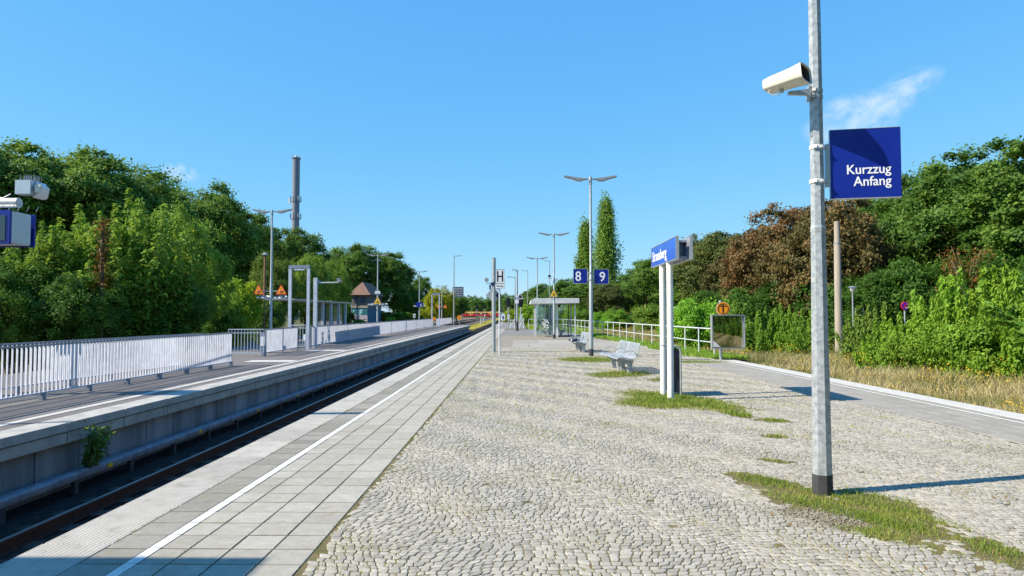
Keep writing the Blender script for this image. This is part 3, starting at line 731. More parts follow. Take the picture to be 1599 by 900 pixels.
for py in (231, 284):
    mb = MB(); zz = P(1276, py, MY).z; mb2 = clamp_mb(MX, MY, zz, oct_r(zz)+.006, .036); mb.add(mb2.v, mb2.f)
    mb.box((MX+.105, MY, zz), (.05, .03, .03)); mb.cyl((MX+.02, MY-oct_r(zz)-.012, zz), (MX+.02, MY-oct_r(zz)+.02, zz), .012, n=8); mb.build('clamp', M['white_paint'], sg)

# ---- station name board STRAUSBERG on two posts
sb = thing('station_name_sign', 'blue Strausberg station board on two white posts', 'station sign', (0, 0, 0))
p1, p2 = G(1047.5, 626), G(1036, 619)
for p in (p2, p1): MB().cyl((p.x, p.y, -.02), (p.x, p.y, 2.75), .062, n=20).build('post', M['white_paint'], sb)
MB().cyl((p2.x, p2.y, 1.02), (p2.x, p2.y, 1.05), .066, n=16).build('collar', M['sign_rim'], sb)
XB = 2.87
ya = XB*F/(1056-810); ya = 12.38; yb = 14.72
XB = (P(1055.5, 386, ya).x)
XF = (P(1017.5, 400, yb).x)
zt_, zb_ = P(1055, 369.5, ya).z, P(1055, 404, ya).z
xm = (XB+XF)/2
d2 = Vector((XB-XF, ya-yb, 0)); nn = Vector((-abs(d2.y), -d2.x*1.0, 0)).normalized(); nn = Vector((d2.y, -d2.x, 0)).normalized()
if nn.x > 0: nn = -nn
mt_, so = panel(sb, 'name_board', ((XB+XF)/2, (ya+yb)/2, (zt_+zb_)/2), d2.length, zt_-zb_, .05, M['sign_blue_light'], nn.x, nn.y, rim='sign_rim')
text('Strausberg', .29, M['letter'], mt_ @ T((-d2.length/2+.12, -.10, .003)), sb, .0012, 'lettering', 'LEFT', .004, 1.12)
c2 = Vector(((XB+XF)/2, (ya+yb)/2, (zt_+zb_)/2))-nn*.30
mt2, so2 = panel(sb, 'rear_board', c2, d2.length, zt_-zb_, .045, M['sign_rim'], -nn.x, -nn.y, rim='sign_rim')
panel(sb, 'rear_face', c2-nn*.004, d2.length-.01, zt_-zb_-.01, .0035, M['sign_blue_light'], -nn.x, -nn.y)
MB().box(c2+nn*.012, (.02, d2.length*.9, (zt_-zb_)*.72), rz=-math.atan2(d2.x, d2.y)).build('inner_tray', M['dark_blue_side'], sb)
mb = MB(); L_ = d2.length
mb.box(((XB+XF)/2-nn.x*.15, (ya+yb)/2-nn.y*.15, zb_+.04), (.20, L_*.8, .05)); mb.box(((XB+XF)/2-nn.x*.15, (ya+yb)/2-nn.y*.15, zt_-.06), (.20, L_*.8, .04))
for s in (-.3, 0, .3):
    mb.box(((XB+XF)/2-nn.x*.15, (ya+yb)/2+s*L_, (zt_+zb_)/2), (.19, .03, zt_-zb_-.04))
mb.build('inner_frame', M['fence_dark'], sb)

# ---- slim bin behind the posts
p = G(1049.5, 620)
bn = thing('litter_bin', 'slim round topped dark blue litter bin behind the white sign posts', 'litter bin', (p.x+.07, p.y+.35, 0))
outl = []
for k in range(13):
    a = PI*k/12; outl.append((math.cos(a)*.11, 1.02+math.sin(a)*.13))
mb = MB(); ol = [(.11, .10)]+outl+[(-.11, .10)]
mb.prism(ol, .62); mb.build('body', M['bin_dark'], bn, bevel=.01)
for s in (-1, 1):
    mb = MB(); pts = [(-.12, s*.33, 0)]+[(-.12*math.cos(PI*k/12), s*.33, 1.04+.15*math.sin(PI*k/12)) for k in range(13)]+[(.12, s*.33, 0)]
    mb.tube(pts, .022, 8); mb.build('frame_hoop', M['galv'], bn)
mb = MB().box((.0, -.335, .72), (.05, .02, .5)); mb.build('slot', M['black'], bn)
bn.scale = (.95, 1, .86)

# ---- platform number signs 8 and 9
l0 = L0.location
for (px0, px1, py0, py1, ch_, lab, sd) in ((895.5, 917, 420.5, 442.5, '8', 'dark blue number 8 sign left of the lamp pole', 1), (928, 950, 421, 443.5, '9', 'dark blue number 9 sign right of the lamp pole', -1)):
    a, b = P(px0, py0, 27), P(px1, py1, 27); cc = (a+b)/2; t = thing('platform_number_sign', lab, 'sign', (0, 0, 0), 0, 'platform number signs')
    mt_, so = panel(t, 'sign_box', (cc.x, 27, cc.z), b.x-a.x, a.z-b.z, .06, M['sign_blue'], 0, -1, rim='sign_rim')
    text(ch_, .54, M['letter'], mt_ @ T((-.085 if ch_ == '8' else .04, -.185, .004)), t, .0015, 'lettering', 'CENTER', .004, .92)
    xs = b.x if sd > 0 else a.x
    for dz in (.14, -.14):
        MB().box(((xs+l0.x)/2, 27.0, cc.z+dz), (abs(xs-l0.x), .03, .035)).cyl((l0.x, 27, cc.z+dz-.02), (l0.x, 27, cc.z+dz+.02), .088, n=14).build('bracket', M['galv'], t)
    MB().box((xs+sd*.02, 27, cc.z), (.03, .05, .36)).build('mounting_plate', M['galv'], t)

# ---- triangles
def triangle_sign(px0, px1, py0, py1, Y, label, armx=None, m='yellow', dots=1):
    a, b = P(px0, py0, Y), P(px1, py1, Y); cx_ = (a.x+b.x)/2; h = a.z-b.z; wd = b.x-a.x
    t = thing('warning_triangle', label, 'warning sign', (cx_, Y-.13, b.z), 0, 'triangular warning signs')
    e = .08*wd
    o = [(-wd/2, e*.5), (-wd/2+e, 0), (wd/2-e, 0), (wd/2, e*.5), (e*.5, h-.01), (-e*.5, h-.01)]
    MB().prism(o, .02).build('plate', M['red' if m == 'orange' else 'fence_dark'], t)
    k = .84; o2 = [(x*k, (z-h*.36)*k+h*.36) for x, z in o]
    MB().prism(o2, .026).build('field', M[m], t)
    mb = MB(); zc_ = h*.33
    mb.tube([(-wd*.15, -.017, zc_+h*.03), (-wd*.05, -.017, zc_+h*.12), (wd*.02, -.017, zc_-h*.02), (wd*.15, -.017, zc_+h*.12)], wd*.028, 6)
    mb.tube([(-wd*.14, -.017, zc_-h*.12), (0, -.017, zc_-h*.06), (wd*.12, -.017, zc_-h*.13)], wd*.026, 6)
    mb.build('pictogram', M['red' if m == 'orange' else 'black'], t)
    mb = MB()
    if armx is not None:
        mb.cyl((0, .03, h*.35), (armx-cx_, .13, h*.35), .022, n=8)
    else: mb.box((0, .06, h*.4), (.06, .12, .05))
    mb.build('arm', M['galv'], t)
    return t
triangle_sign(858, 871, 452, 464, 46, 'yellow warning triangle on the lamp pole before the shelter')
lx = P(425, 450, 35.5).x
triangle_sign(397, 413.5, 445, 460.5, 35.5, 'orange warning triangle on the left arm of the lamp behind the railing', lx, 'orange')
triangle_sign(432, 449, 445, 460.5, 35.5, 'orange warning triangle on the right arm of the lamp behind the railing', lx, 'orange')
triangle_sign(583.5, 596.5, 463.5, 475.5, 62.5, 'yellow warning triangle on the lamp before the signal house')
lx = P(690, 450, 110).x
triangle_sign(682, 688.5, 475.5, 481.5, 110, 'tiny orange triangle left of the far lamp by the yellow tree', lx, 'orange')
triangle_sign(692.5, 698.5, 475.5, 481.5, 110, 'tiny orange triangle right of the far lamp by the yellow tree', lx, 'orange')
def ring_speakers(px, py, Y, label, rad=.33, gap=.45):
    c_ = P(px, py, Y); t = thing('speaker_ring', label, 'loudspeaker', (c_.x, Y, c_.z))
    for s in (-1, 1):
        mb = MB(); mb.tube([(s*gap+rad*math.cos(2*PI*k/20), rad*.6*math.sin(2*PI*k/20), .07*math.sin(2*PI*k/20)) for k in range(21)], .035, 6); mb.build('ring', M['galv'], t)
        MB().lathe([(.03, .05), (.10, .03), (.14, -.07)], (s*gap, 0, 0), 12).build('cone', M['lamp_grey'], t)
    MB().cyl((-gap, 0, -.05), (gap, 0, -.05), .02, n=6).build('arm', M['galv'], t)
ring_speakers(425, 464.5, 35.5, 'pair of ringed loudspeakers under the orange triangles')
ring_speakers(590, 475.5, 62.5, 'pair of ringed loudspeakers under the yellow triangle before the signal house', .4, .5)
ring_speakers(655, 478, 87, 'pair of ringed loudspeakers around the blue board')
c_ = P(590, 457, 62.5); t = thing('white_plate', 'small white plate above the yellow triangle', 'sign', (0, 0, 0)); mt_, _ = panel(t, 'plate', (c_.x, 62.38, c_.z), .48, .26, .03, M['white_paint'])
text('2', .2, M['black_letter'], mt_ @ T((0, -.07, .003)), t, .001, align='CENTER')
c_ = P(655, 476, 87); t = thing('blue_board', 'dark blue board on the lamp before the dark trees', 'sign', (0, 0, 0)); mt_, _ = panel(t, 'board', (c_.x, 86.85, c_.z), .95, .6, .1, M['sign_blue'])
text('6', .4, M['letter'], mt_ @ T((.2, -.15, .003)), t, .001, align='CENTER')
c_ = P(647, 494.5, 80); t = thing('small_white_plate', 'small white and black plate on a thin post left of the blue board', 'sign', (0, 0, 0)); panel(t, 'plate', (c_.x, 80, c_.z+.1), .3, .42, .02, M['white_paint']); panel(t, 'mark', (c_.x, 79.97, c_.z+.12), .14, .12, .02, M['black_letter'])
MB().cyl((c_.x, 80.03, 0), (c_.x, 80.03, c_.z), .025, n=8).build('post', M['galv'], t)
# loudspeaker pair on the lamp before the shelter
c_ = P(865, 436, 46); t = thing('lamp_speaker', 'small pair of grey loudspeakers on the lamp before the shelter', 'loudspeaker', (c_.x, 45.9, c_.z))
MB().cyl((-.42, 0, .1), (.12, 0, 0), .03, n=8).build('arm', M['galv'], t)
MB().lathe([(.04, .1), (.1, .0), (.18, -.12)], (-.05, 0, -.02), 12).build('horn', M['fence_dark'], t); MB().lathe([(.03, .06), (.12, -.04)], (.16, .05, 0), 12).build('horn', M['fence_dark'], t)

# ---- bare thick pole left of the H sign, with gadgets
b = G(771, 550.5); PY = b.y
t = thing('bare_pole', 'plain thick light grey pole beside the large H sign', 'pole', (b.x, PY, 0))
ht = P(771, 403.5, PY).z
MB().cyl((0, 0, -.02), (0, 0, ht), .088, n=18).build('shaft', M['galv'], t)
MB().cyl((0, 0, ht), (0, 0, ht+.012), .092, n=18).build('cap', M['fence_dark'], t)
zz = P(771, 443, PY).z
t2 = thing('pole_mirror', 'small round mirror and dark mounting block on the bare pole', 'mirror', (b.x, PY, zz))
MB().box((.0, -.04, -.02), (.24, .26, .13)).box((-.16, -.02, -.16), (.07, .12, .22)).box((.18, 0, -.22), (.14, .1, .07)).build('mounting_block', M['dark_blue_side'], t2, bevel=.01)
MB().tube([(-.12, 0, .02), (-.30, 0, .0), (-.31, 0, .08)], .018, 8).build('arm', M['fence_dark'], t2)
MB().cyl((-.31, -.03, .16), (-.31, .02, .16), .095, .08, n=18).build('round_mirror', M['lamp_grey'], t2)
zz = P(771, 461, PY).z
t = thing('diamond_board', 'grey diamond shaped board seen behind the bare pole', 'sign', (b.x-.03, PY+.14, zz))
MB().prism([(-.33, 0), (0, .33), (.36, 0), (0, -.33)], .03).build('plate', M['galv'], t)
MB().prism([(.08, .0), (.26, .14), (.36, 0), (.2, -.16)], .036).build('dark_corner', M['dark_blue_side'], t)
# ---- large H sign
b = G(780, 556.5); HY = b.y
t = thing('h_sign', 'white H stop board with Kurzzug plate on its own thin post', 'sign', (0, 0, 0))
xc = P(780.8, 430, HY).x; z0, z1_ = P(780, 442.3, HY).z, P(780, 421.3, HY).z
MB().cyl((b.x, HY+.05, -.02), (b.x, HY+.05, z1_-.05), .034, n=12).build('post', M['rail_paint'], t)
mt_, so = panel(t, 'board', (xc, HY, (z0+z1_)/2), .345, z1_-z0, .012, M['white_paint'], rim='sign_rim')
hb = MB()
for x in (-.095, .095): hb.add([mt_ @ Vector((x+sx_, sy_, .004)) for sx_, sy_ in ((-.026, -.21), (.026, -.21), (.026, .21), (-.026, .21))], [(0, 1, 2, 3)])
hb.add([mt_ @ Vector(p) for p in ((-.069, -.028, .004), (.069, -.028, .004), (.069, .028, .004), (-.069, .028, .004))], [(0, 1, 2, 3)])
hb.build('letter_h', M['black_letter'], t, smooth=False)
za, zb = P(780, 450.5, HY).z, P(780, 443.3, HY).z
mt_, so = panel(t, 'lower_plate', (xc-.01, HY, (za+zb)/2), .37, zb-za, .012, M['white_paint'], rim='sign_rim')
text('Kurzzug', .10, M['black_letter'], mt_ @ T((0, -.03, .003)), t, .001, align='CENTER', sx=.8)
# ---- small H sign on the thick mast
t = thing('h_sign', 'small far H stop board on the thick booted mast', 'sign', (0, 0, 0))
c_ = P(807, 465.8, 65.8); mt_, _ = panel(t, 'board', (c_.x, 65.8, c_.z), .40, .5, .02, M['white_paint'])
text('H', .5, M['sign_blue'], mt_ @ T((0, -.18, .004)), t, .001, align='CENTER', bold=.01)
c_ = P(807, 472, 65.8); panel(t, 'lower_plate', (c_.x, 65.8, c_.z), .36, .26, .02, M['white_paint'])
# ---- signals
def signal(px, py0, py1, Y, label, wd=.62, z0=0.0, grp='dark light signals'):
    a, b = P(px, py0, Y), P(px, py1, Y); t = thing('rail_signal', label, 'signal', (a.x, Y, z0), 0, grp)
    h = a.z-b.z; MB().box((0, 0, (a.z+b.z)/2-z0), (wd, .3, h)).build('head', M['black'], t, bevel=wd*.16)
    MB().cyl((0, .05, 0), (0, .05, b.z-z0), .1, n=10).build('mast', M['galv'], t)
    MB().box((0, -.02, (b.z-z0)*.45), (.4, .06, .7)).build('plate', M['rail_paint'], t)
    for k in (-.22, .12): MB().cyl((0, -.16, (a.z+b.z)/2-z0+k*h), (0, -.26, (a.z+b.z)/2-z0+k*h), wd*.16, n=10).build('lens_hood', M['black'], t)
    return t
signal(794, 465.5, 479.5, 98, 'dark signal head on a grey mast left of the small H sign')
signal(813.5, 466, 479.5, 98, 'dark signal head on a grey mast right of the small H sign')
signal(745, 477, 483, 230, 'far dark signal left of the bare pole beyond the train', .8, -.9)
signal(722, 476, 483, 230, 'far dark signal left of the train roof', .8, -.9)
signal(757, 477, 482.5, 230, 'far dark signal closest to the bare pole beyond the train', .8, -.9)
a, b = P(807, 467, 97), P(817, 458.5, 97)
t = thing('triangle_board', 'white outlined triangle board above the right dark signal', 'sign', ((a.x+b.x)/2, 97, a.z))
wd = (b.x-a.x); h = b.z-a.z
mb = MB(); mb.tube([(-wd/2, 0, 0), (wd/2, 0, 0), (0, 0, h), (-wd/2, 0, 0)], .07, 6); mb.build('outline', M['white_paint'], t)
MB().prism([(-wd*.42, .05), (wd*.42, .05), (0, h*.9)], .02).build('plate', M['black'], t)
# low white gate-like frames at the end of the platform
fx0 = P(797, 500, 76).x
t = thing('end_barrier', 'light grey slanted barrier frames at the end of the platform', 'barrier', (0, 0, 0))
for s, (pa, pb) in enumerate(((797, 804), (811, 818))):
    mb = MB(); a, b = P(pa, 500, 76).x, P(pb, 500, 76).x
    for z in (.25, .6, .95): mb.box(((a+b)/2, 76, z), (b-a, .03, .10))
    mb.cyl((a, 76, 0), (a, 76, 1.05), .04); mb.cyl((b, 76, 0), (b, 76, 1.2), .04); mb.tube([(a, 76, .1), (b, 76, 1.1)], .04)
    mb.build('panel', M['rail_paint'], t)
c_ = P(785.5, 496, 92)
t = thing('number_board', 'small white numeral board on a short post at the track end', 'sign', (c_.x, 92, 0))
panel(t, 'board', (0, 0, c_.z), .55, .8, .03, M['white_paint']); t2_ = panel(t, 'mark', (0, -.02, c_.z), .2, .4, .02, M['sign_blue']); MB().cyl((0, .04, 0), (0, .04, c_.z), .05).build('post', M['galv'], t)

# ---- seats
def seat_profile():
    return [(-.36, .425), (-.345, .455), (-.30, .46), (-.15, .445), (0, .425), (.10, .43), (.165, .48), (.20, .58), (.235, .72), (.265, .82), (.285, .845)]
def make_bench(label, loc, rz, n_seats=2, wseat=.76, group='wire benches', cat='bench'):
    t = thing('platform_bench', label, cat, loc, rz, group)
    pr = seat_profile(); Lt = n_seats*wseat+(.10 if n_seats > 1 else 0)
    y = -Lt/2
    for s in range(n_seats):
        mb = MB(); n = int(wseat/.0235)
        for k in range(n+1):
            yy = y+wseat*k/n
            wd = .0155
            vs = []
            for x, z in pr: vs += [(x, yy-wd/2, z), (x, yy+wd/2, z)]
            fs = [(2*i, 2*i+2, 2*i+3, 2*i+1) for i in range(len(pr)-1)]
            vs2 = [(x+.006, yy_, z-.008) for x, yy_, z in vs]; m_ = len(vs)
            mb.add(vs+vs2, fs+[(a+m_, d+m_, c_+m_, b_+m_) for a, b_, c_, d in fs])
        st = mb.build('seat_shell', M['bench'], t)
        mr_ = MB()
        for yy in (y-.012, y+wseat+.012): mr_.tube([(x, yy, z) for x, z in pr], .014, 8)
        for x, z in (pr[0], pr[3], pr[5], pr[7], pr[-1]): mr_.cyl((x, y-.012, z-.004), (x, y+wseat+.012, z-.004), .012, n=8)
        mr_.build('rim', M['bench'], st)
        y += wseat+.10
    for yy in ([-Lt/2+.15, -.18, .18, Lt/2-.15] if n_seats > 1 else [-.15, .15]):
        mb = MB(); mb.box((.02, yy, .17), (.13, .10, .36)); mb.build('leg', M['bench_leg'], t, bevel=.012)
        mb = MB(); mb.prism([(-.30, .40), (.14, .395), (.10, .30), (.06, .26), (-.06, .26)], .06, T((0, yy, 0))); mb.build('leg_bracket', M['bench_leg'], t, bevel=.006)
    for yy in ([-Lt/2-.03, 0, Lt/2+.03] if n_seats > 1 else [-wseat/2-.03, wseat/2+.03]):
        mb = MB(); mb.tube([(.17, yy, .50), (.14, yy, .60), (.05, yy, .645), (-.12, yy, .645), (-.22, yy, .60), (-.26, yy, .52), (-.24, yy, .45)], .011, 8); mb.build('armrest', M['galv'], t)
    return t
def bench_at(px, py, rz=0):
    pass
B0 = make_bench('nearest two seat grey wire bench in the grass patch beside the sign posts', (3.0, 20.1, 0), 0, 2, 1.18)
B0.rotation_euler[2] = R(4)
copy_tree(B0, (2.72, 30.3, 0), R(4), 'second grey wire bench behind the platform number lamp').scale = (1, .85, 1)
bb = thing('dark_bag', 'dark oval bag lying on the second bench', 'bag', (2.44, 29.9, .46))
mb = MB(); mb.lathe([(.05, 0), (.2, .01), (.27, .05), (.25, .10), (.1, .13), (.02, .135)], n=16); mb.build('bag_body', M['bin_dark'], bb)
mb = MB(); mb.tube([(-.12, 0, .11), (-.06, 0, .19), (.06, 0, .19), (.12, 0, .11)], .012, 6); mb.build('handle', M['black'], bb)

# ---- glass shelter
SY0, SY1 = 48.8, 52.6
xl_, xr_ = P(836.3, 500, SY0).x, P(898, 500, SY0).x
t = thing('glass_shelter', 'glass waiting shelter with flat white roof', 'shelter', (0, 0, 0))
zr0, zr1 = P(860, 474, SY0).z, P(860, 466, SY0).z
xa_, xb_ = P(828, 470, SY0).x, P(904, 470, SY0).x
mb = MB(); o = [(xa_+.30, zr1), (xb_, zr1), (xb_, zr0+.02), (xa_+.0, zr0-.05), (xa_, zr0+.06), (xa_+.08, zr1-.10)]
ro = mb.prism(o, SY1-SY0+.7, T((0, (SY0+SY1)/2, 0))).build('roof', M['shelter_white'], t, bevel=.01)
for x, y in ((xl_, SY0), (xr_, SY0), (xl_, SY1), (xr_, SY1)):
    MB().box((x, y, zr0/2), (.09, .09, zr0)).build('post', M['rail_paint'], t)
xm_ = P(865, 500, SY0+.3).x
MB().box((xm_-.12, SY0+.25, zr0/2), (.06, .06, zr0)).build('post', M['rail_paint'], t)
MB().box((xm_+.22, SY0+.25, zr0/2), (.10, .10, zr0)).build('post', M['white_paint'], t)
xg_ = xl_+.1
MB().box(((xg_+xm_-.15)/2, SY0+.12, 1.25), (xm_-.15-xg_, .012, 2.2)).build('glass_pane', M['glass'], t)
MB().box((xm_, (SY0+SY1)/2, 1.3), (.03, SY1-SY0-.4, 2.0)).build('glass_pane', M['glass'], t)
MB().box(((xl_+xm_)/2, SY1-.02, 1.25), (xm_-xl_-.2, .012, 2.2)).build('glass_pane', M['glass'], t)
MB().box(((xr_+xm_)/2, SY1-.02, 1.25), (xr_-xm_-.2, .012, 2.2)).build('glass_pane', M['glass'], t)
MB().box((xm_-.28, SY0+.30, 1.55), (.28, .05, 1.45)).build('timetable_board', M['lamp_grey'], t)
MB().box((xm_-.30, SY0+.30, .45), (.22, .05, .65)).build('lower_panel', M['shelter_white'], t)
mb = MB()
for k in range(9):
    a, r_ = k*2.3, .18+.03*(k % 3); cxg, czg = xg_+.55+.12*math.cos(a), .95+.22*math.sin(a*.7)
    mb.tube([(cxg+r_*math.cos(q*.7+k), SY0+.10, czg+r_*.6*math.sin(q*.9+k*.5)) for q in range(6)], .022, 5)
mb.build('graffiti_scrawl', M['white_paint'], t)
MB().box((P(872.5, 477, SY0+.2).x, SY0+.4, P(872, 478, SY0).z), (.28, .12, .2)).build('display_box', M['black'], t, bevel=.02)
copy_tree(B0, (P(849, 515, 49.8).x+.1, 50.3, 0), 0, 'wire bench in the shelter facing left').scale = (1, .62, 1)
copy_tree(B0, (P(877, 515, 49.8).x, 50.3, 0), PI, 'wire bench in the shelter facing right').scale = (1, .62, 1)
c_ = P(887.5, 500, 50); t = thing('dark_pole', 'thin dark pole just inside the right end of the shelter', 'pole', (c_.x, 50, 0)); MB().cyl((0, 0, 0), (0, 0, 2.35), .03).build('shaft', M['black'], t)
MB().box((0, 0, .01), (.25, .25, .03)).build('foot', M['black'], t)

# ---- right handrail
def handrail(name, label, pts, hgt=1.08, mid=.55, m='rail_paint', spacing=2.0, r=.028, group=None, cat='railing'):
    t = thing(name, label, cat, (0, 0, 0), 0, group)
    pts = [Vector(p) for p in pts]
    MB().tube([p+Vector((0, 0, hgt)) for p in pts], r, 8).build('top_rail', M[m], t)
    if mid: MB().tube([p+Vector((0, 0, mid)) for p in pts], r*.75, 8).build('middle_rail', M[m], t)
    for a, b in zip(pts[:-1], pts[1:]):
        n = max(1, int(round((b-a).length/spacing)))
        for k in range(n):
            p = a.lerp(b, k/n); MB().cyl(p-Vector((0, 0, .25)), p+Vector((0, 0, hgt-.01)), r*.95, n=8).build('post', M[m], t)
    p = pts[-1]; MB().cyl(p-Vector((0, 0, .25)), p+Vector((0, 0, hgt-.01)), r*.95, n=8).build('post', M[m], t)
    return t
XRL = lambda y: 7.6-.063*(y-27)
handrail('handrail', 'long light grey tube railing running back from the mirror along the right side', [(XRL(y), y, 0) for y in (26.6, 34, 42, 50, 58, 66, 72)])
handrail('handrail', 'short light grey tube railing across the end of the platform', [(1.05, 72.3, 0), (4.7, 72.3, 0)], spacing=1.6)
# ---- mirror and round orange sign
Mb = G(1127.5, 562.5); MYY = Mb.y
t = thing('platform_mirror', 'large square platform mirror in a grey frame at the start of the right railing', 'mirror', (0, 0, 0))
a, b = P(1110.5, 493, MYY), P(1163, 543.5, MYY); cx_, cz_ = (a.x+b.x)/2, (a.z+b.z)/2; mw, mh = b.x-a.x, a.z-b.z
nv = Vector((.12, -1, 0)).normalized(); fm = face_mtx((cx_, MYY, cz_), nv.x, nv.y)
mb = MB(); n_ = 14; vs = []; fs = []
for j in range(n_+1):
    for i in range(n_+1):
        u, v_ = (i/n_-.5), (j/n_-.5); vs.append(fm @ Vector((u*mw*.95, v_*mh*.95, .05-.30*(u*u+v_*v_)*.5)))
fs = [(j*(n_+1)+i, j*(n_+1)+i+1, (j+1)*(n_+1)+i+1, (j+1)*(n_+1)+i) for j in range(n_) for i in range(n_)]
mb.add(vs, fs); mb.build('mirror_glass', M['mirror'], t)
MB().add([fm @ Vector(p) for p in ((-mw/2, -mh/2, -.06), (mw/2, -mh/2, -.06), (mw/2, mh/2, -.06), (-mw/2, mh/2, -.06))], [(0, 1, 2, 3)]).build('back_plate', M['fence_dark'], t)
mb = MB(); e = .03
for (x0, x1, y0, y1) in ((-mw/2-e, mw/2+e, mh/2-.01, mh/2+e), (-mw/2-e, mw/2+e, -mh/2-e, -mh/2+.01), (-mw/2-e, -mw/2+.012, -mh/2, mh/2), (mw/2-.012, mw/2+e, -mh/2, mh/2)):
    mb.add([fm @ Vector((x, y, z)) for z in (-.07, .07) for x, y in ((x0, y0), (x1, y0), (x1, y1), (x0, y1))], [(3, 2, 1, 0), (4, 5, 6, 7), (0, 1, 5, 4), (1, 2, 6, 5), (2, 3, 7, 6), (3, 0, 4, 7)])
mb.build('frame', M['galv'], t)
MB().cyl((Mb.x, MYY+.14, -.1), (Mb.x, MYY+.14, a.z+.55), .055, n=14).build('post', M['galv'], t)
pm_ = G(1115.5, 558); 
c_ = P(1129, 482.5, MYY); t = thing('round_sign', 'round orange sign with black T figure above the platform mirror', 'sign', (c_.x, MYY, c_.z))
MB().cyl((0, .0, 0), (0, .03, 0), .255, n=32).build('plate', M['sign_rim'], t)
MB().cyl((0, -.004, 0), (0, .0, 0), .245, n=32).build('field', M['orange'], t)
mb = MB(); mb.tube([(.185*math.cos(2*PI*k/32), -.006, .185*math.sin(2*PI*k/32)) for k in range(33)], .012, 6)
mb.box((0, -.006, -.03), (.055, .006, .24)).box((0, -.006, .095), (.26, .006, .026)).cyl((0, -.003, .135), (0, -.010, .135), .022, n=12)
mb.build('pictogram', M['black'], t)

# ---- left platform: fences
def bar_fence(label, a, b, hgt=1.08, pitch=.12, wd=.055, rot=0.5, z=0.0, legs=True, open_=False, group='slatted fences of the left platform', m='fence', panelled=0):
    a, b = Vector(a), Vector(b); L_ = (b-a).length; d = (b-a).normalized(); ang = math.atan2(d.y, d.x)
    t = thing('slatted_fence', label, 'fence', a, 0, group)
    q = lambda s, zz: d*s+Vector((0, 0, zz))
    MB().box(q(L_/2, hgt-.02), (L_, .05, .035), rz=ang).build('top_rail', M['fence_dark' if not open_ else m], t)
    MB().box(q(L_/2, .13), (L_, .045, .03), rz=ang).build('bottom_rail', M[m], t)
    if open_: MB().box(q(L_/2, hgt-.16), (L_, .03, .03), rz=ang).build('middle_rail', M[m], t)
    mb = MB(); n = int(L_/pitch)
    for k in range(n+1):
        s = L_*k/n
        if open_: mb.box(q(s, (hgt+.1)/2), (.02, .02, hgt-.2), rz=ang)
        else: mb.box(q(s, (hgt+.09)/2), (wd, .010, hgt-.16), rz=ang+PI/2-rot)
    mb.build('slats', M[m], t, smooth=False)
    if panelled:
        n2 = max(1, int(round(L_/panelled)))
        for k in range(n2+1):
            MB().box(q(L_*k/n2, hgt/2), (.06, .06, hgt), rz=ang).build('post', M['fence_dark'], t)
    else:
        n2 = max(1, int(round(L_/1.4)))
        for k in range(n2+1):
            MB().box(q(L_*k/n2, .07), (.10, .09, .14), rz=ang).build('foot', M['fence_dark'], t)
    return t
bar_fence('nearest white slatted fence along the edge of the left platform', (-9.38, 9.0, 0), (-9.30, 21.9, 0), rot=.42)
bar_fence('rear slatted fence on the far side of the left stairway', (-10.9, 11.5, 0), (-10.1, 21.7, 0), hgt=1.06, rot=.42)
bar_fence('open barred railing closing the end of the left stairway', (-11.4, 26.6, 0), (-10.05, 26.7, 0), open_=True, group=None)
bar_fence('slatted fence section right of the open barred railing', (-10.05, 26.9, 0), (-10.22, 31.3, 0), rot=.42, pitch=.09, panelled=2.2)
bar_fence('open barred handrail inside the portal frame gate', (-10.95, 32.3, 0), (-10.15, 32.3, 0), open_=True, hgt=1.15, group=None)
bar_fence('long slatted fence of the left platform from the camera post to the far portal', (-10.1, 33.0, 0), (-10.7, 84.5, 0), rot=.42, pitch=.09, panelled=7.5)
bar_fence('last slatted fence section between the far portal and the fence end mast', (-10.72, 88.0, 0), (-10.95, 111, 0), rot=.42, pitch=.12, panelled=12)
# control box near the gate
c_ = G(405, 553); t = thing('control_box', 'low grey control box beside the open barred railing', 'box', (c_.x-.1, c_.y+.9, 0))
MB().box((0, 0, .42), (.34, .4, .84)).build('body', M['fence_dark'], t, bevel=.02); MB().box((0, -.21, .5), (.22, .02, .4)).build('door', M['white_paint'], t)
t = thing('ticket_box', 'small white box on the portal gate handrail', 'box', (P(478, 530, 32.2).x, 32.0, 0)); MB().box((0, 0, .55), (.14, .2, .3)).cyl((0, 0, 0), (0, 0, .5), .03).build('body', M['white_paint'], t, bevel=.01)

# portal frame lamp
def portal(label, pxl, pxr, pyt, pytr, Y, grp='portal frames on the left platform'):
    a, b = P(pxl, pyt, Y), P(pxr, pytr, Y)
    dY = 1.5
    t = thing('portal_frame', label, 'portal lamp', (0, 0, 0), 0, grp)
    for p, yy in ((a, Y), (b, Y)): MB().box((p.x, yy, (a.z)/2), (.13, .12, a.z)).build('post', M['fence'], t)
    MB().box(((a.x+b.x)/2, Y, a.z), (b.x-a.x+.13, .14, .16)).build('beam', M['fence_dark'], t)
    MB().box(((a.x+b.x)/2, Y, a.z-.13), ((b.x-a.x)*.62, .12, .09)).build('lamp', M['white_paint'], t, bevel=.03)
    return t
portal('grey portal frame with a lamp under its beam at the left stair gate', 453.5, 482, 417, 420, 31.8)
portal('far narrow portal frame between fence sections near the yellow tree', 674.5, 686, 459, 460, 86.3)
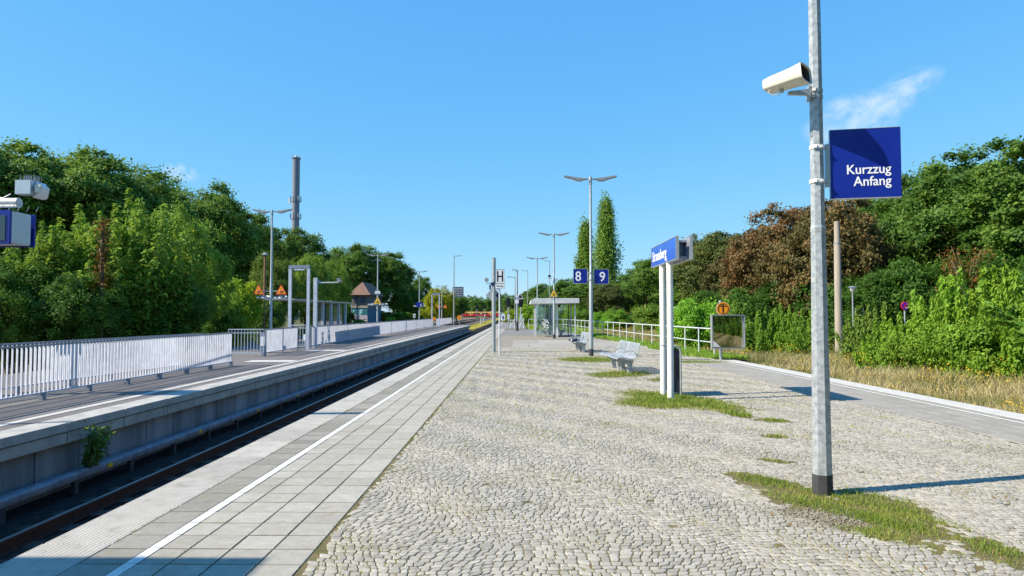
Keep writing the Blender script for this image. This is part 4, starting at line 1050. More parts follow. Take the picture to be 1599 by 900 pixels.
# post with camera arm
c_ = P(493, 434, 33.4); t = thing('camera_post', 'thick square grey post with a camera arm beside the portal frame', 'post', (c_.x, 33.4, 0))
MB().box((0, 0, c_.z/2), (.17, .17, c_.z)).build('shaft', M['fence'], t)
ar = P(530, 441, 33.4).x-c_.x; za = P(510, 442, 33.4).z
MB().tube([(0, 0, za), (ar, 0, za+.02)], .035, 8).build('arm', M['galv'], t)
MB().box((ar, 0, za+.10), (.16, .25, .12)).box((ar-.05, 0, za+.2), (.14, .2, .06)).build('camera', M['lamp_grey'], t, bevel=.01)
MB().tube([(.1, 0, za+.1), (.3, 0, za+.04)], .03, 6).build('brace', M['galv'], t)
# shelter over stairs on left platform (flat roof on columns), x 450..543
t = thing('stair_shelter', 'flat roofed stair shelter on grey columns behind the long left fence', 'shelter', (0, 0, 0))
xf = -12.4
for k, px in enumerate((503, 516, 528, 538.5)):
    Yk = -xf*F/(810-px); MB().box((xf, Yk, 1.2), (.16, .16, 2.42)).build('column', M['rail_paint'], t)
ya_, yb_ = xf*F/(455-810), xf*F/(544-810)
zz = P(543, 473.5, yb_).z
MB().box((xf-.6, (ya_+yb_)/2, zz+.0), (1.6, yb_-ya_+.4, .09)).build('roof', M['galv'], t, bevel=.02)
yw0, yw1 = -xf*F/(810-503), yb_
mb = MB().box((xf-.5, (yw0+yw1)/2, 1.2), (.05, yw1-yw0, 2.35)); mb.build('dark_gap_sheet', M['window'], t)  # dark sheet behind the columns, stands in for the black gaps between them

# ---- display cluster top left
YD = 13.0
t = thing('train_display', 'blue framed departure display box hanging at the left edge of the picture', 'display', (0, 0, 0))
a, b = P(16, 329, YD), P(-150, 380, YD)
wD = a.x-b.x; hD = a.z-b.z
cyD = .55
MB().box(((a.x+b.x)/2, YD+cyD/2+.03, (a.z+b.z)/2), (wD, cyD, hD)).build('casing', M['sign_rim'], t, bevel=.02)
mt_, so = panel(t, 'front_frame', ((a.x+b.x)/2, YD, (a.z+b.z)/2), wD+.0, hD+.03, .05, M['sign_blue'], 0, -1)
x1 = P(9, 350, YD).x; mt3, _ = panel(t, 'screen', ((x1+b.x)/2, YD-.012, (a.z+b.z)/2-.02), x1-b.x, hD*.78, .02, M['window'], 0, -1)
text('min', .115, mat('display_text', (.30, .55, .62), .5), mt3 @ T(((x1-b.x)/2-.27, .0, .003)), t, .001)
text('min', .115, bpy.data.materials['display_text'], mt3 @ T(((x1-b.x)/2-.27, -.16, .003)), t, .001)
panel(t, 'rear_frame', ((a.x+b.x)/2, YD+cyD+.11, (a.z+b.z)/2), wD+.0, hD+.03, .05, M['sign_blue'], 0, -1)
t = thing('overhead_pipe', 'thick galvanised pipe above the departure display', 'pipe', (0, 0, 0))
a = P(36, 325, YD+.3); zp = P(20, 317, YD+.3).z
xl__ = P(-190, 317, YD+.3).x
MB().cyl((xl__, YD+.3, zp), (a.x-.08, YD+.3, zp), .10, n=18).build('pipe_tube', M['galv'], t)
MB().box(((a.x-.6), YD+.3, zp-.12), (.1, .1, .16)).box((a.x-1.3, YD+.3, zp-.12), (.1, .1, .16)).build('hanger', M['galv'], t)
MB().cyl((xl__, YD+.3, -.02), (xl__, YD+.3, zp+.3), .12, n=16).build('support_post', M['galv'], t)
mb = MB(); mb.tube([(a.x-.9, YD+.2, zp+.12), (a.x-.5, YD+.15, zp+.10), (a.x-.25, YD+.1, zp+.06), (a.x-.1, YD+.1, zp+.14)], .012, 6); mb.build('cable', M['fence_dark'], t)
t = thing('camera_housing', 'boxy pale camera housing with bird spikes on the overhead pipe', 'camera', (0, 0, 0))
a, b = P(22.5, 281, YD), P(47, 303, YD); hh_ = a.z-b.z; wv = b.x-a.x
MB().box(((a.x+b.x)/2, YD+.12, (a.z+b.z)/2), (wv, .22, hh_)).build('front_box', M['sign_rim'], t, bevel=.008)
e2 = P(68, 300, YD+.25).x
MB().prism([(b.x+.003, a.z), (e2-.06, a.z-.05), (e2, a.z-.10), (e2-.03, b.z), (e2-.06, b.z-.04), (b.x-.05, b.z-.05), (b.x-.02, b.z-.003), (b.x+.003, b.z-.003)], .30, T((0, YD+.28, 0))).build('side_housing', M['white_paint'], t, bevel=.006)
MB().box((b.x+.09, YD+.10, (a.z+b.z)/2-.02), (.12, .06, hh_*.55)).build('lens_cover', M['cream'], t, bevel=.006)
mb = MB()
for k in range(26):
    x = a.x+.02+(e2-a.x-.08)*k/25; mb.cyl((x, YD+.1+.1*(k % 3), a.z-.05), (x+random.uniform(-.03, .03), YD+.1+.1*(k % 3), a.z+.12), .004, n=4)
mb.build('bird_spikes', M['fence_dark'], t)
mb = MB()
for k in range(16):
    x = xl__+.4+(P(45, 320, YD).x-xl__-.4)*k/15; mb.cyl((x, YD+.2, P(20, 329, YD).z), (x+.05, YD+.2, P(20, 329, YD).z+.11), .004, n=4)
tag(mb.build('bird_spike_row', M['rail_paint']), 'row of thin bird spikes on top of the departure display', 'bird spikes')

# canopy behind the camera's left whose shadow falls at the bottom left
t = thing('platform_canopy', 'flat platform canopy whose shadow falls on the paving at the bottom left', 'canopy', (0, 0, 0))
zc_ = 4.6; dx_ = zc_/math.tan(SUN_EL)
sx_ = math.cos(0)*abs(math.sin(SUN_AZ)); off = zc_/math.tan(SUN_EL)
xe = -1.955-off*abs(math.sin(SUN_AZ)); ye = 4.66+off*math.cos(SUN_AZ)
MB().box((xe-3.2, ye-4, zc_+.1), (6.4, 8, .2)).build('roof', M['shelter_white'], t)
for y in (ye-1.5, ye-6.5): MB().box((xe-3.2, y, zc_/2), (.22, .22, zc_)).build('column', M['galv'], t)

# ---- yellow-tagged third rail cover along the left wall
t = thing('third_rail', 'grey covered conductor rail with yellow tags along the foot of the left wall', 'conductor rail', (-6.86, 0, TRACK_Z))
mb = MB()
for k, y in enumerate(np.arange(-4, 98, 4.0)):
    mb.prism([(-.09, .21), (.06, .21), (.075, .23), (.075, .31), (.04, .34), (-.09, .34)], 3.985, T((0, y+2, 0)))
mb.build('cover', M['thirdrail'], t, bevel=.004)
mb = MB()
for y in np.arange(3, 98, 1.5): MB().box((.02, y, .12), (.06, .1, .24)).build('holder', M['dark_boot'], t)
mb = MB()
for y in np.arange(4.9, 98, 3.2): MB().box((.081, y, .27), (.012, .13, .06)).build('yellow_tag', M['yellow'], t)
t = thing('third_rail', 'yellow covered conductor rails beyond the end of the left platform', 'conductor rail', (0, 0, 0))
for (x0, x1, dxy) in ((-6.75, -6.55, 0), (-7.25, -7.05, -4)):
    mb = MB(); ys = list(np.arange(99+dxy, 330, 6)); 
    for i, (a_, b_) in enumerate(zip(ys[:-1], ys[1:])):
        z_ = TRACK_Z+.34; c0 = -.00006*max(0, a_-100)**2; c1 = -.00006*max(0, b_-100)**2
        vs = [(x0+c0, a_, z_), (x1+c0, a_, z_), (x1+c1, b_, z_), (x0+c1, b_, z_), (x0+c0, a_, z_+.18), (x1+c0, a_, z_+.18), (x1+c1, b_, z_+.18), (x0+c1, b_, z_+.18)]
        mb.add(vs, [(3, 2, 1, 0), (4, 5, 6, 7), (0, 1, 5, 4), (1, 2, 6, 5), (2, 3, 7, 6), (3, 0, 4, 7)])
    mb.build('cover', M['thirdrail_y'], t)

# ---- far train
TY = 300
t = thing('commuter_train', 'distant red and yellow commuter train crossing beyond the platforms', 'train', (0, 0, 0))
a, b = P(719.5, 487, TY), P(782, 495.2, TY); zT, zB = a.z, b.z; h = zT-zB
tx0, tx1 = a.x, b.x; ym = mat('train_yellow', (.80, .55, .16), .4); rm = mat('train_red', (.50, .03, .03), .4)
n_c = 2; cw = (tx1-tx0)/n_c
for k in range(n_c):
    x0 = tx0+k*cw+.15; x1 = tx0+(k+1)*cw-.15; cxx = (x0+x1)/2; wd = x1-x0
    c_ = MB().box((cxx, TY+1.4, zB+h*.77), (wd, 2.8, h*.42)).build('car_upper_body', ym, t, bevel=.15)
    MB().box((cxx, TY+1.4, zB+h*.36), (wd, 2.84, h*.42)).build('car_lower_body', rm, t, bevel=.05)
    for q in range(5):
        xx = x0+wd*(q+.5)/5
        MB().box((xx, TY-.005, zB+h*.70), (wd*.13, .03, h*.22)).build('window', M['window'], t)
    for q in (.2, .5, .8):
        MB().box((x0+wd*q, TY-.03, zB+h*.52), (wd*.045, .03, h*.62)).build('door', rm if q != .5 else ym, t)
    MB().box((cxx, TY+1.4, zB+h*.07), (wd*.8, 2.2, h*.14)).build('bogie', M['black'], t)
c_ = P(717, 496, 125); t = thing('orange_disc', 'orange disc sign beside the far fence end', 'sign', (c_.x, 125, c_.z)); MB().cyl((0, 0, 0), (0, .05, 0), .40, n=24).build('disc', M['orange'], t); MB().box((0, -.01, 0), (.07, .02, .4)).build('mark', M['black'], t)
MB().cyl((0, .06, -c_.z+TRACK_Z), (0, .06, 0), .04).build('post', M['galv'], t)
c_ = P(677.5, 498, 120); t = thing('orange_disc', 'orange disc sign peeking above the fence behind the far portal', 'sign', (c_.x, 120, c_.z)); MB().cyl((0, 0, 0), (0, .05, 0), .32, n=24).build('disc', M['orange'], t)
MB().cyl((0, .06, -c_.z+TRACK_Z), (0, .06, 0), .04).build('post', M['galv'], t)
for px, lb in ((751, 'left of the two short white posts beside the yellow conductor rail'), (755, 'right of the two short white posts beside the yellow conductor rail')):
    c_ = P(px, 496, 150 if px == 751 else 175); t = thing('marker_post', lb, 'post', (c_.x, c_.y, TRACK_Z)); MB().box((0, 0, .9), (.28, .2, 1.8)).build('shaft', M['rail_paint'], t, bevel=.03)
    MB().box((0, 0, .05), (.45, .4, .12)).build('foot', M['concrete'], t)

# ---- signal house with graffiti
HYY = 150.0
wl = P(549, 505, HYY).x; wr = P(574, 505, HYY).x; LH = 14.5; zg = TRACK_Z; ze = P(560, 460.5, HYY).z
t = thing('signal_house', 'small old signal house with brown hipped roof and graffiti', 'house', (0, 0, 0))
wallm = mat('old_plaster_wall', (.20, .185, .17), .9, 0, scale=.9, col2=(.13, .125, .125), bump=.2, bscale=3)
lw = MB().box(((wl+wr)/2, HYY+LH/2, (zg+ze)/2), (wr-wl, LH, ze-zg)); lw.build('wall', wallm, t)
ov = .75; zr_ = P(561, 440.5, HYY+2.5).z; xm2 = (wl+wr)/2-.0
vs = [(wl-ov, HYY-ov, ze-.05), (wr+ov, HYY-ov, ze-.05), (wr+ov, HYY+LH+ov, ze-.05), (wl-ov, HYY+LH+ov, ze-.05), (xm2, HYY+2.4, zr_), (xm2, HYY+LH-2.4, zr_)]
MB().add(vs, [(0, 1, 4), (1, 2, 5, 4), (2, 3, 5), (3, 0, 4, 5), (3, 2, 1, 0)]).build('roof', M['roof_tile'], t, smooth=False)
band = mat('pale_cornice', (.42, .36, .27), .8, 0, var=.15, scale=2)
MB().box(((wl+wr)/2, HYY-.05, P(560, 479.5, HYY).z), (wr-wl+.1, .12, .42)).build('cornice', band, t)
wz = P(560, 469, HYY).z
winm = mat('blue_boarded_window', (.06, .09, .15), .6, 0, var=.3, scale=3)
for px in (551.5, 563):
    x = P(px+3.5, 469, HYY).x; f_ = MB().box((x, HYY-.03, wz), (.95 if px > 560 else .75, .08, 1.15)).build('window', winm, t)
    MB().box((x, HYY-.08, wz), (.05, .03, 1.1)).box((x, HYY-.08, wz+.1), (.9 if px > 560 else .7, .03, .05)).build('frame', wallm, f_)
for k in range(5):
    y = HYY+1.6+k*2.7; f_ = MB().box((wr+.03, y, wz), (.08, 1.3, 1.3)).build('window', winm, t); MB().box((wr+.08, y, wz), (.03, .06, 1.25)).build('frame', wallm, f_)
x = P(557.3, 480, HYY).x; MB().cyl((x, HYY-.12, zg), (x, HYY-.12, ze), .09).build('downpipe', M['dark_blue_side'], t)
gb = mat('graffiti_teal', (.02, .13, .16), .6, 0, scale=2, col2=(.03, .22, .27)); gw = mat('graffiti_pale_cyan', (.45, .72, .74), .6); gp = mat('graffiti_white', (.60, .55, .60), .6, 0, scale=3, col2=(.42, .32, .40)); gd = mat('graffiti_dark', (.05, .04, .07), .6); g2 = mat('graffiti_blue_side', (.02, .09, .20), .6, 0, scale=1.2, col2=(.05, .17, .26))
zA, zB_ = P(560, 482, HYY).z, P(560, 492.5, HYY).z
MB().box(((wl+wr)/2, HYY-.02, (zA+zB_)/2), (wr-wl-.1, .05, zA-zB_)).build('graffiti_upper', gb, t)
MB().box(((wl+wr)/2, HYY-.02, (zB_+zg)/2+.1), (wr-wl-.1, .05, zB_-zg-.2)).build('graffiti_lower', gp, t)
MB().box((wr+.02, HYY+LH/2, zg+2.0), (.05, LH-.2, 3.6)).build('graffiti_side', g2, t)
fm = face_mtx((wl+.25, HYY-.06, zB_+.12), 0, -1); text('LEF', 1.55, gw, fm, t, .01, 'graffiti_letters', bold=.05, sx=.95)
fm = face_mtx((wl+.3, HYY-.06, zg+.55), 0, -1); text('ZDG', 1.5, gd, fm, t, .01, 'graffiti_letters', bold=.0, sx=.95)
fm = face_mtx((wr+.06, HYY+LH*.5, zg+.9), 1, 0); 
mb = MB()
for k in range(5): mb.box((wr+.05, HYY+1.5+k*2.6, zg+2.2), (.03, .5, 2.4), rx=.15*(-1)**k)
mb.build('graffiti_strokes', mat('graffiti_cyan', (.05, .26, .36), .6), t)

# ---- chimney tower, high-rise
t = thing('chimney_tower', 'tall grey cylindrical chimney with antennas above the left trees', 'chimney', (P(462, 300, 300).x, 300, TRACK_Z))
zt = P(462, 246.5, 300).z-TRACK_Z; r_ = 1.62
MB().lathe([(r_*1.0, 0), (r_, zt-.6), (r_+.32, zt-.5), (r_+.32, zt-.1), (r_, zt)], n=32).build('shaft', M['tower_grey'], t)
MB().lathe([(.6, zt), (.6, zt+1.0), (.3, zt+1.1)], n=12).build('top_cap', M['white_paint'], t)
mb = MB()
for k in range(8):
    a_ = 2*PI*k/8; mb.cyl((math.cos(a_)*(r_+.25), math.sin(a_)*(r_+.25), zt-.1), (math.cos(a_)*(r_+.25), math.sin(a_)*(r_+.25), zt+1.0), .06, n=5)
mb.build('guard_posts', M['fence_dark'], t)
for py, w1, nm in ((310.5, 0, 'side_antenna'),):
    z_ = P(455, py, 300).z-TRACK_Z; MB().box((-r_-.9, -.4, z_-1), (.8, .6, 2.6)).cyl((-r_-.6, -.4, z_), (-r_+.2, 0, z_), .1).build(nm, M['white_paint'], t)
for py in (312, 339):
    z_ = P(462, py, 300).z-TRACK_Z
    mb = MB(); mb.tube([(math.cos(2*PI*k/16)*(r_+.45), math.sin(2*PI*k/16)*(r_+.45), z_-.8) for k in range(17)], .14, 6)
    for k in range(6):
        a_ = 2*PI*k/6+.3; mb.box((math.cos(a_)*(r_+.55), math.sin(a_)*(r_+.55), z_+.2), (.45, .35, 2.4), rz=a_)
    mb.build('antenna_ring', M['fence_dark'], t)
YB = 900
x0, x1 = P(706.5, 470, YB).x, P(722.5, 470, YB).x; zt = P(715, 449, YB).z
t = thing('apartment_tower', 'distant grey high rise block above the far trees', 'building', (0, 0, 0))
hb_ = mat('highrise_wall', (.25, .25, .28), .8, 0, scale=.2, col2=(.20, .20, .24)); hw_ = mat('highrise_balcony', (.45, .50, .58), .7); hd_ = mat('highrise_window', (.07, .11, .19), .4)
MB().box(((x0+x1)/2, YB+7, zt/2), (x1-x0, 14, zt)).build('wall', hb_, t); MB().box(((x0+x1)/2, YB+7, zt+.35), (x1-x0+.6, 14.6, .6)).build('roof', hd_, t)
for r_i in range(8):
    zz = zt-3.4-r_i*2.9
    for c_i in range(3):
        xx = x0+(x1-x0)*(.34+.235*c_i)
        MB().box((xx, YB-.03, zz), (2.0, .2, 1.5)).build('window', hd_, t); MB().box((xx+.25, YB-.3, zz+.9), (1.4, .7, .7)).build('balcony', hw_, t)
x0, x1 = P(696.5, 470, 950).x, P(705, 470, 950).x; zt = P(700, 459.5, 950).z
t = thing('pale_block', 'pale beige block half hidden left of the high rise', 'building', (0, 0, 0))
MB().box(((x0+x1)/2, 957, zt/2), (x1-x0, 14, zt)).build('wall', mat('beige_facade', (.55, .45, .38), .8), t); MB().box(((x0+x1)/2, 957, zt+.2), (x1-x0+.5, 14.5, .4)).build('roof', hd_, t)
for k in range(3):
    for j in range(2): MB().box((x0+(x1-x0)*(.3+.4*j), 949.9, zt-3-3*k), (1.5, .2, 1.3)).build('window', hd_, t)

# ---- right side furniture
c_ = G(1306, 541, -.9); PYm = 29.0
c_ = P(1306.5, 346, PYm)
t = thing('concrete_mast', 'beige weathered concrete mast standing in the bushes right of the foreground mast', 'mast', (c_.x, PYm, TRACK_Z))
MB().tube([(0, 0, 0), (0, 0, c_.z-TRACK_Z-.95), (0, 0, c_.z-TRACK_Z-.93), (0, 0, c_.z-TRACK_Z)], [.165, .130, .115, .112], 16).build('shaft', M['wood_post'], t)
MB().cyl((0, 0, c_.z-TRACK_Z-.97), (0, 0, c_.z-TRACK_Z-.92), .136, n=16).build('collar', M['fence_dark'], t)
c_ = P(1331, 447, 36); t = thing('park_lamp', 'mushroom shaped park lamp behind the bushes', 'lamp', (c_.x, 36, TRACK_Z)); H_ = c_.z-TRACK_Z
MB().cyl((0, 0, 0), (0, 0, H_-.3), .035, n=10).build('pole', M['galv'], t); MB().lathe([(.04, H_-.32), (.1, H_-.26), (.16, H_-.07)], n=16).build('lamp_glass', M['lamp_glass'], t)
MB().lathe([(.22, H_-.07), (.2, H_-.04), (.03, H_)], n=18).build('lamp_cap', M['fence_dark'], t)
def round_sign(px, py, d_px, Y, label, kind):
    c_ = P(px, py, Y); r_ = d_px/2*Y/F; t = thing('round_sign', label, 'traffic sign', (c_.x, Y, c_.z))
    MB().cyl((0, 0, 0), (0, .03, 0), r_, n=28).build('plate', M['red'], t)
    if kind == 'park':
        MB().cyl((0, -.012, 0), (0, -.001, 0), r_*.84, n=28).build('field', M['violet_blue'], t)
        MB().box((0, -.018, 0), (r_*1.7, .008, r_*.15), ry=R(45)).box((0, -.019, 0), (r_*1.7, .007, r_*.15), ry=R(-45)).build('cross', M['red'], t)
        MB().box((r_*.1, -.03, -r_*.45), (r_*.55, .008, r_*.14)).build('arrow', M['letter'], t)
    else:
        MB().box((0, -.012, 0), (r_*1.35, .015, r_*.35)).build('bar', M['letter'], t)
    MB().cyl((0, .06, -c_.z+TRACK_Z), (0, .06, r_*.5), .03, n=8).build('post', M['galv'], t)
round_sign(1414, 478, 13.5, 24.4, 'round no stopping sign in violet and red among the green shoots', 'park')
round_sign(1000.5, 490.5, 6.0, 80, 'small red no entry sign beside the thin yellow post', 'no')
round_sign(978, 490, 4.0, 95, 'tiny red no entry sign left of the other no entry sign', 'no')
c_ = P(1007.5, 475, 78); t = thing('yellow_post', 'thin yellow post behind the railing', 'post', (c_.x, 78, TRACK_Z)); MB().cyl((0, 0, 0), (0, 0, c_.z-TRACK_Z), .06).build('shaft', M['thirdrail_y'], t); MB().box((0, 0, .1), (.3, .3, .2)).build('foot', M['concrete'], t)
c_ = P(1342, 487, 37); t = thing('parking_sign', 'small blue sign half hidden in the bushes right of the park lamp', 'traffic sign', (0, 0, 0)); panel(t, 'plate', (c_.x, 37, c_.z), .42, .34, .02, M['sign_blue_light'], rim='sign_rim'); panel(t, 'mark', (c_.x+.08, 36.97, c_.z-.02), .12, .14, .01, M['letter'])
MB().cyl((c_.x, 37.05, TRACK_Z), (c_.x, 37.05, c_.z), .03).build('post', M['galv'], t)
# ================================================================== PLANTS
def leaf_mat(name, dark, mid, light, trans=.30):
    m = bpy.data.materials.new(name); m.use_nodes = True; t = m.node_tree; t.nodes.clear()
    o = N(t, 'ShaderNodeOutputMaterial'); at = N(t, 'ShaderNodeAttribute', attribute_name='tint'); r = N(t, 'ShaderNodeValToRGB'); e = r.color_ramp.elements
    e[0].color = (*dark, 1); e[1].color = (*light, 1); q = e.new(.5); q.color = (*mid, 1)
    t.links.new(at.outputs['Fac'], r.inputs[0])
    oi = N(t, 'ShaderNodeObjectInfo'); ml = N(t, 'ShaderNodeMix', data_type='RGBA', blend_type='MULTIPLY'); ml.inputs[0].default_value = 1
    t.links.new(r.outputs[0], ml.inputs[6]); t.links.new(oi.outputs['Color'], ml.inputs[7])
    d = N(t, 'ShaderNodeBsdfPrincipled'); d.inputs['Roughness'].default_value = .55; d.inputs['Specular IOR Level'].default_value = .25; tr = N(t, 'ShaderNodeBsdfTranslucent'); mx = N(t, 'ShaderNodeMixShader'); mx.inputs[0].default_value = trans
    hs_ = N(t, 'ShaderNodeHueSaturation'); hs_.inputs['Value'].default_value = 1.25; hs_.inputs['Hue'].default_value = .485; t.links.new(ml.outputs[2], hs_.inputs['Color'])
    t.links.new(ml.outputs[2], d.inputs['Base Color']); t.links.new(hs_.outputs[0], tr.inputs[0])
    t.links.new(d.outputs[0], mx.inputs[1]); t.links.new(tr.outputs[0], mx.inputs[2]); t.links.new(mx.outputs[0], o.inputs[0])
    return m
LM = {
 'green': leaf_mat('green_leaves', (.05, .105, .018), (.10, .19, .030), (.20, .30, .055), .40),
 'brown': leaf_mat('browned_chestnut_leaves', (.07, .085, .025), (.15, .12, .04), (.25, .15, .055)),
 'light': leaf_mat('light_green_leaves', (.08, .16, .020), (.17, .30, .035), (.29, .42, .06), .42),
 'grass': leaf_mat('grass_blades', (.10, .18, .025), (.20, .31, .04), (.38, .38, .12), .38),
 'straw': leaf_mat('dry_grass_blades', (.16, .18, .05), (.42, .36, .17), (.60, .52, .30), .3),
 'flower': leaf_mat('yellow_flowers', (.45, .28, .02), (.60, .40, .03), (.70, .52, .05), .2),
}
def unit(v): return v/np.maximum(np.linalg.norm(v, axis=1, keepdims=True), 1e-6)
def leaves(name, C, Nn, size, tint, m, rg, asp=.62, parent=None, T_=None):
    n = len(C); rnd = unit(rg.normal(size=(n, 3)))
    t = unit(np.cross(Nn, rnd)) if T_ is None else T_
    b = unit(np.cross(Nn, t)); s = size.reshape(-1, 1) if hasattr(size, 'reshape') else size
    V = np.stack([C+t*s*.6, C+b*s*asp*.5+Nn*s*.06, C-t*s*.6, C-b*s*asp*.5+Nn*s*.06], 1)
    return np_mesh(name, V.reshape(-1, 3), np.arange(n*4).reshape(-1, 4), m, {'tint': tint}, parent=parent)
def crown_points(rg, rx, ry, rz, nl=16, ncl=260, per=90, clr=.55, fill=.10, flat=.55):
    """leaf clumps on the outside of lobes gathered on an ellipsoid"""
    lobes = []
    for i in range(nl):
        d = unit(rg.normal(size=(1, 3)))[0]; d[2] = d[2]*.9+.12
        k = rg.uniform(.45, .80); r = rg.uniform(.26, .42)
        lobes.append((d*np.array([rx, ry, rz])*k, r*min(rx, rz)))
    lobes.append((np.array([0, 0, -rz*.1]), min(rx, rz)*.62))
    CC = []; NN = []
    while len(CC) < ncl:
        c, r = lobes[rg.integers(len(lobes))]; d = unit(rg.normal(size=(1, 3)))[0]
        if d[2] < -.5 and rg.random() < .6: continue
        p = c+d*r*rg.uniform(.88, 1.08)
        if any(np.linalg.norm(p-c2) < r2*.80 for c2, r2 in lobes): continue
        CC.append(p); NN.append(unit((d+p/np.array([rx, ry, rz])*.8)[None])[0])
    CC = np.array(CC); NN = np.array(NN); cl = clr*rg.uniform(.6, 1.35, len(CC))
    idx = np.repeat(np.arange(len(CC)), per)
    off = rg.normal(size=(len(idx), 3))*np.array([1, 1, flat])*cl[idx][:, None]*.5
    P_ = CC[idx]+off; nrm_ = unit(NN[idx]*.7+np.array([0, 0, .55])+rg.normal(size=(len(idx), 3))*.55)
    tint = np.clip(rg.random(len(CC))[idx]*.55+rg.random(len(idx))*.45, 0, 1)
    nf = int(len(idx)*fill)
    d = unit(rg.normal(size=(nf, 3)))*rg.uniform(.3, .85, (nf, 1))*np.array([rx, ry, rz])
    P_ = np.concatenate([P_, d]); nrm_ = np.concatenate([nrm_, unit(rg.normal(size=(nf, 3))+[0, 0, .6])]); tint = np.concatenate([tint, rg.random(nf)*.5])
    return P_, nrm_, tint, lobes
def make_tree(name, label, cat, seed, H, R_, trunk_h, kind, leaf=.20, ncl=260, per=90, clr=.55, nl=16, ratio=.5, loc=(0, 0, 0), group=None, flat=.55, ragged=0):
    rg = np.random.default_rng(seed); rz = (H-trunk_h)/2; zc = trunk_h+rz
    t = thing(name, label, cat, loc, 0, group)
    P_, n_, tt, lobes = crown_points(rg, R_, R_, rz, nl, ncl, per, clr, flat=flat)
    P_ = P_+np.array([0, 0, zc]); P_ = P_[:, :]; ok_ = P_[:, 2] > .2
    P_, n_, tt = P_[ok_], n_[ok_], tt[ok_]
    leaves('crown', P_, n_, leaf*rg.uniform(.7, 1.25, len(P_)), tt, LM[kind], rg, parent=t)
    mb = MB(); bend = rg.uniform(-.25, .25, 2)
    mb.tube([(0, 0, -.3), (bend[0]*.3, bend[1]*.3, trunk_h*.6), (bend[0], bend[1], trunk_h+rz*.5), (bend[0]*1.5, bend[1], trunk_h+rz*1.2)], [H*.022, H*.018, H*.012, H*.004], 10)
    for c, r in lobes[:9]:
        e = Vector(c)+Vector((0, 0, zc)); s = Vector((bend[0]*.8, bend[1]*.8, trunk_h*.8+rz*rg.uniform(0, .7)))
        mb.tube([s, s.lerp(e, .5)+Vector((0, 0, -.2)), e], [H*.008, H*.005, H*.002], 6, cap=False)
    mb.build('trunk', M['bark'], t); return t
def make_poplar(name, label, seed, H, R_, loc, kind='green'):
    rg = np.random.default_rng(seed); t = thing(name, label, 'tree', loc, 0, None)
    n = 320; z = rg.uniform(.06, 1, n)**.9; prof = R_*np.clip(1-z**2.6, .03, 1)**.7*(.78+.22*np.sin(z*23))*(1-.3*z)
    a = rg.uniform(0, 2*PI, n); rr = prof*rg.uniform(.45, 1.15, n)
    CC = np.stack([np.cos(a)*rr, np.sin(a)*rr, z*H], 1); idx = np.repeat(np.arange(n), 70)
    P_ = CC[idx]+rg.normal(size=(len(idx), 3))*np.array([.34, .34, .75])*R_*.46
    out = unit(CC*np.array([1, 1, 0])+1e-5)[idx]; n_ = unit(out*.8+rg.normal(size=(len(idx), 3))*.6+[0, 0, .3])
    tt = np.clip(rg.random(n)[idx]*.6+rg.random(len(idx))*.4, 0, 1)
    leaves('crown', P_, n_, .40*rg.uniform(.7, 1.2, len(P_)), tt, LM[kind], rg, parent=t)
    MB().tube([(0, 0, -.3), (0, 0, H*.5), (0, 0, H*.92)], [.4, .2, .04], 8).build('trunk', M['bark'], t); return t
def make_shoots(name, label, cat, seed, H, R_, nshoot, kind='light', leaf=.13, loc=(0, 0, 0), group=None, lean=.35, per=150, ry=None):
    """upright leafy shoots: every shoot a stem with drooping leaves, uneven tips"""
    rg = np.random.default_rng(seed); t = thing(name, label, cat, loc, 0, group); ry = ry or R_
    a = rg.uniform(0, 2*PI, nshoot); rr = np.sqrt(rg.random(nshoot))
    bx, by = np.cos(a)*rr*R_*.75, np.sin(a)*rr*ry*.75; hh = H*(1-.45*rr**2)*rg.uniform(.62, 1.0, nshoot)
    PP = []; NN = []; TT = []; mb = MB(); TG = []
    for i in range(nshoot):
        tx, ty = bx[i]*(1+lean)+rg.normal()*.15, by[i]*(1+lean)+rg.normal()*.15
        p0 = np.array([bx[i]*.7, by[i]*.7, 0]); p1 = np.array([bx[i]*.95, by[i]*.95, hh[i]*.55]); p2 = np.array([tx, ty, hh[i]])
        if i % 3 == 0: mb.tube([p0, p1, p2], [.02*H*.3, .012*H*.3, .004], 5, cap=False)
        n = int(per*hh[i]/H); s = rg.uniform(.12, 1, n)**.8
        c = ((1-s)**2)[:, None]*p0+(2*s*(1-s))[:, None]*p1+(s**2)[:, None]*p2
        az = rg.uniform(0, 2*PI, n); rad = (.08+.46*(1-s**1.5))*rg.uniform(.3, 1.0, n)*(H/3)**.6
        o = np.stack([np.cos(az), np.sin(az), rg.uniform(-.35, .15, n)], 1)
        PP.append(c+o*rad[:, None]); NN.append(unit(np.array([0, 0, .9])+o*.35+rg.normal(size=(n, 3))*.35)); TG.append(unit(o+rg.normal(size=(n, 3))*.25))
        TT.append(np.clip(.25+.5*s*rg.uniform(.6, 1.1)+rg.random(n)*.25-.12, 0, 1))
    PP, NN, TT, TG = map(np.concatenate, (PP, NN, TT, TG))
    TG = unit(TG-NN*(TG*NN).sum(1, keepdims=True))
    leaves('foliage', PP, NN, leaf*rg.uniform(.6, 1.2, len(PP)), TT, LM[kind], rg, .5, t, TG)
    mb.build('stems', M['bark'], t); return t

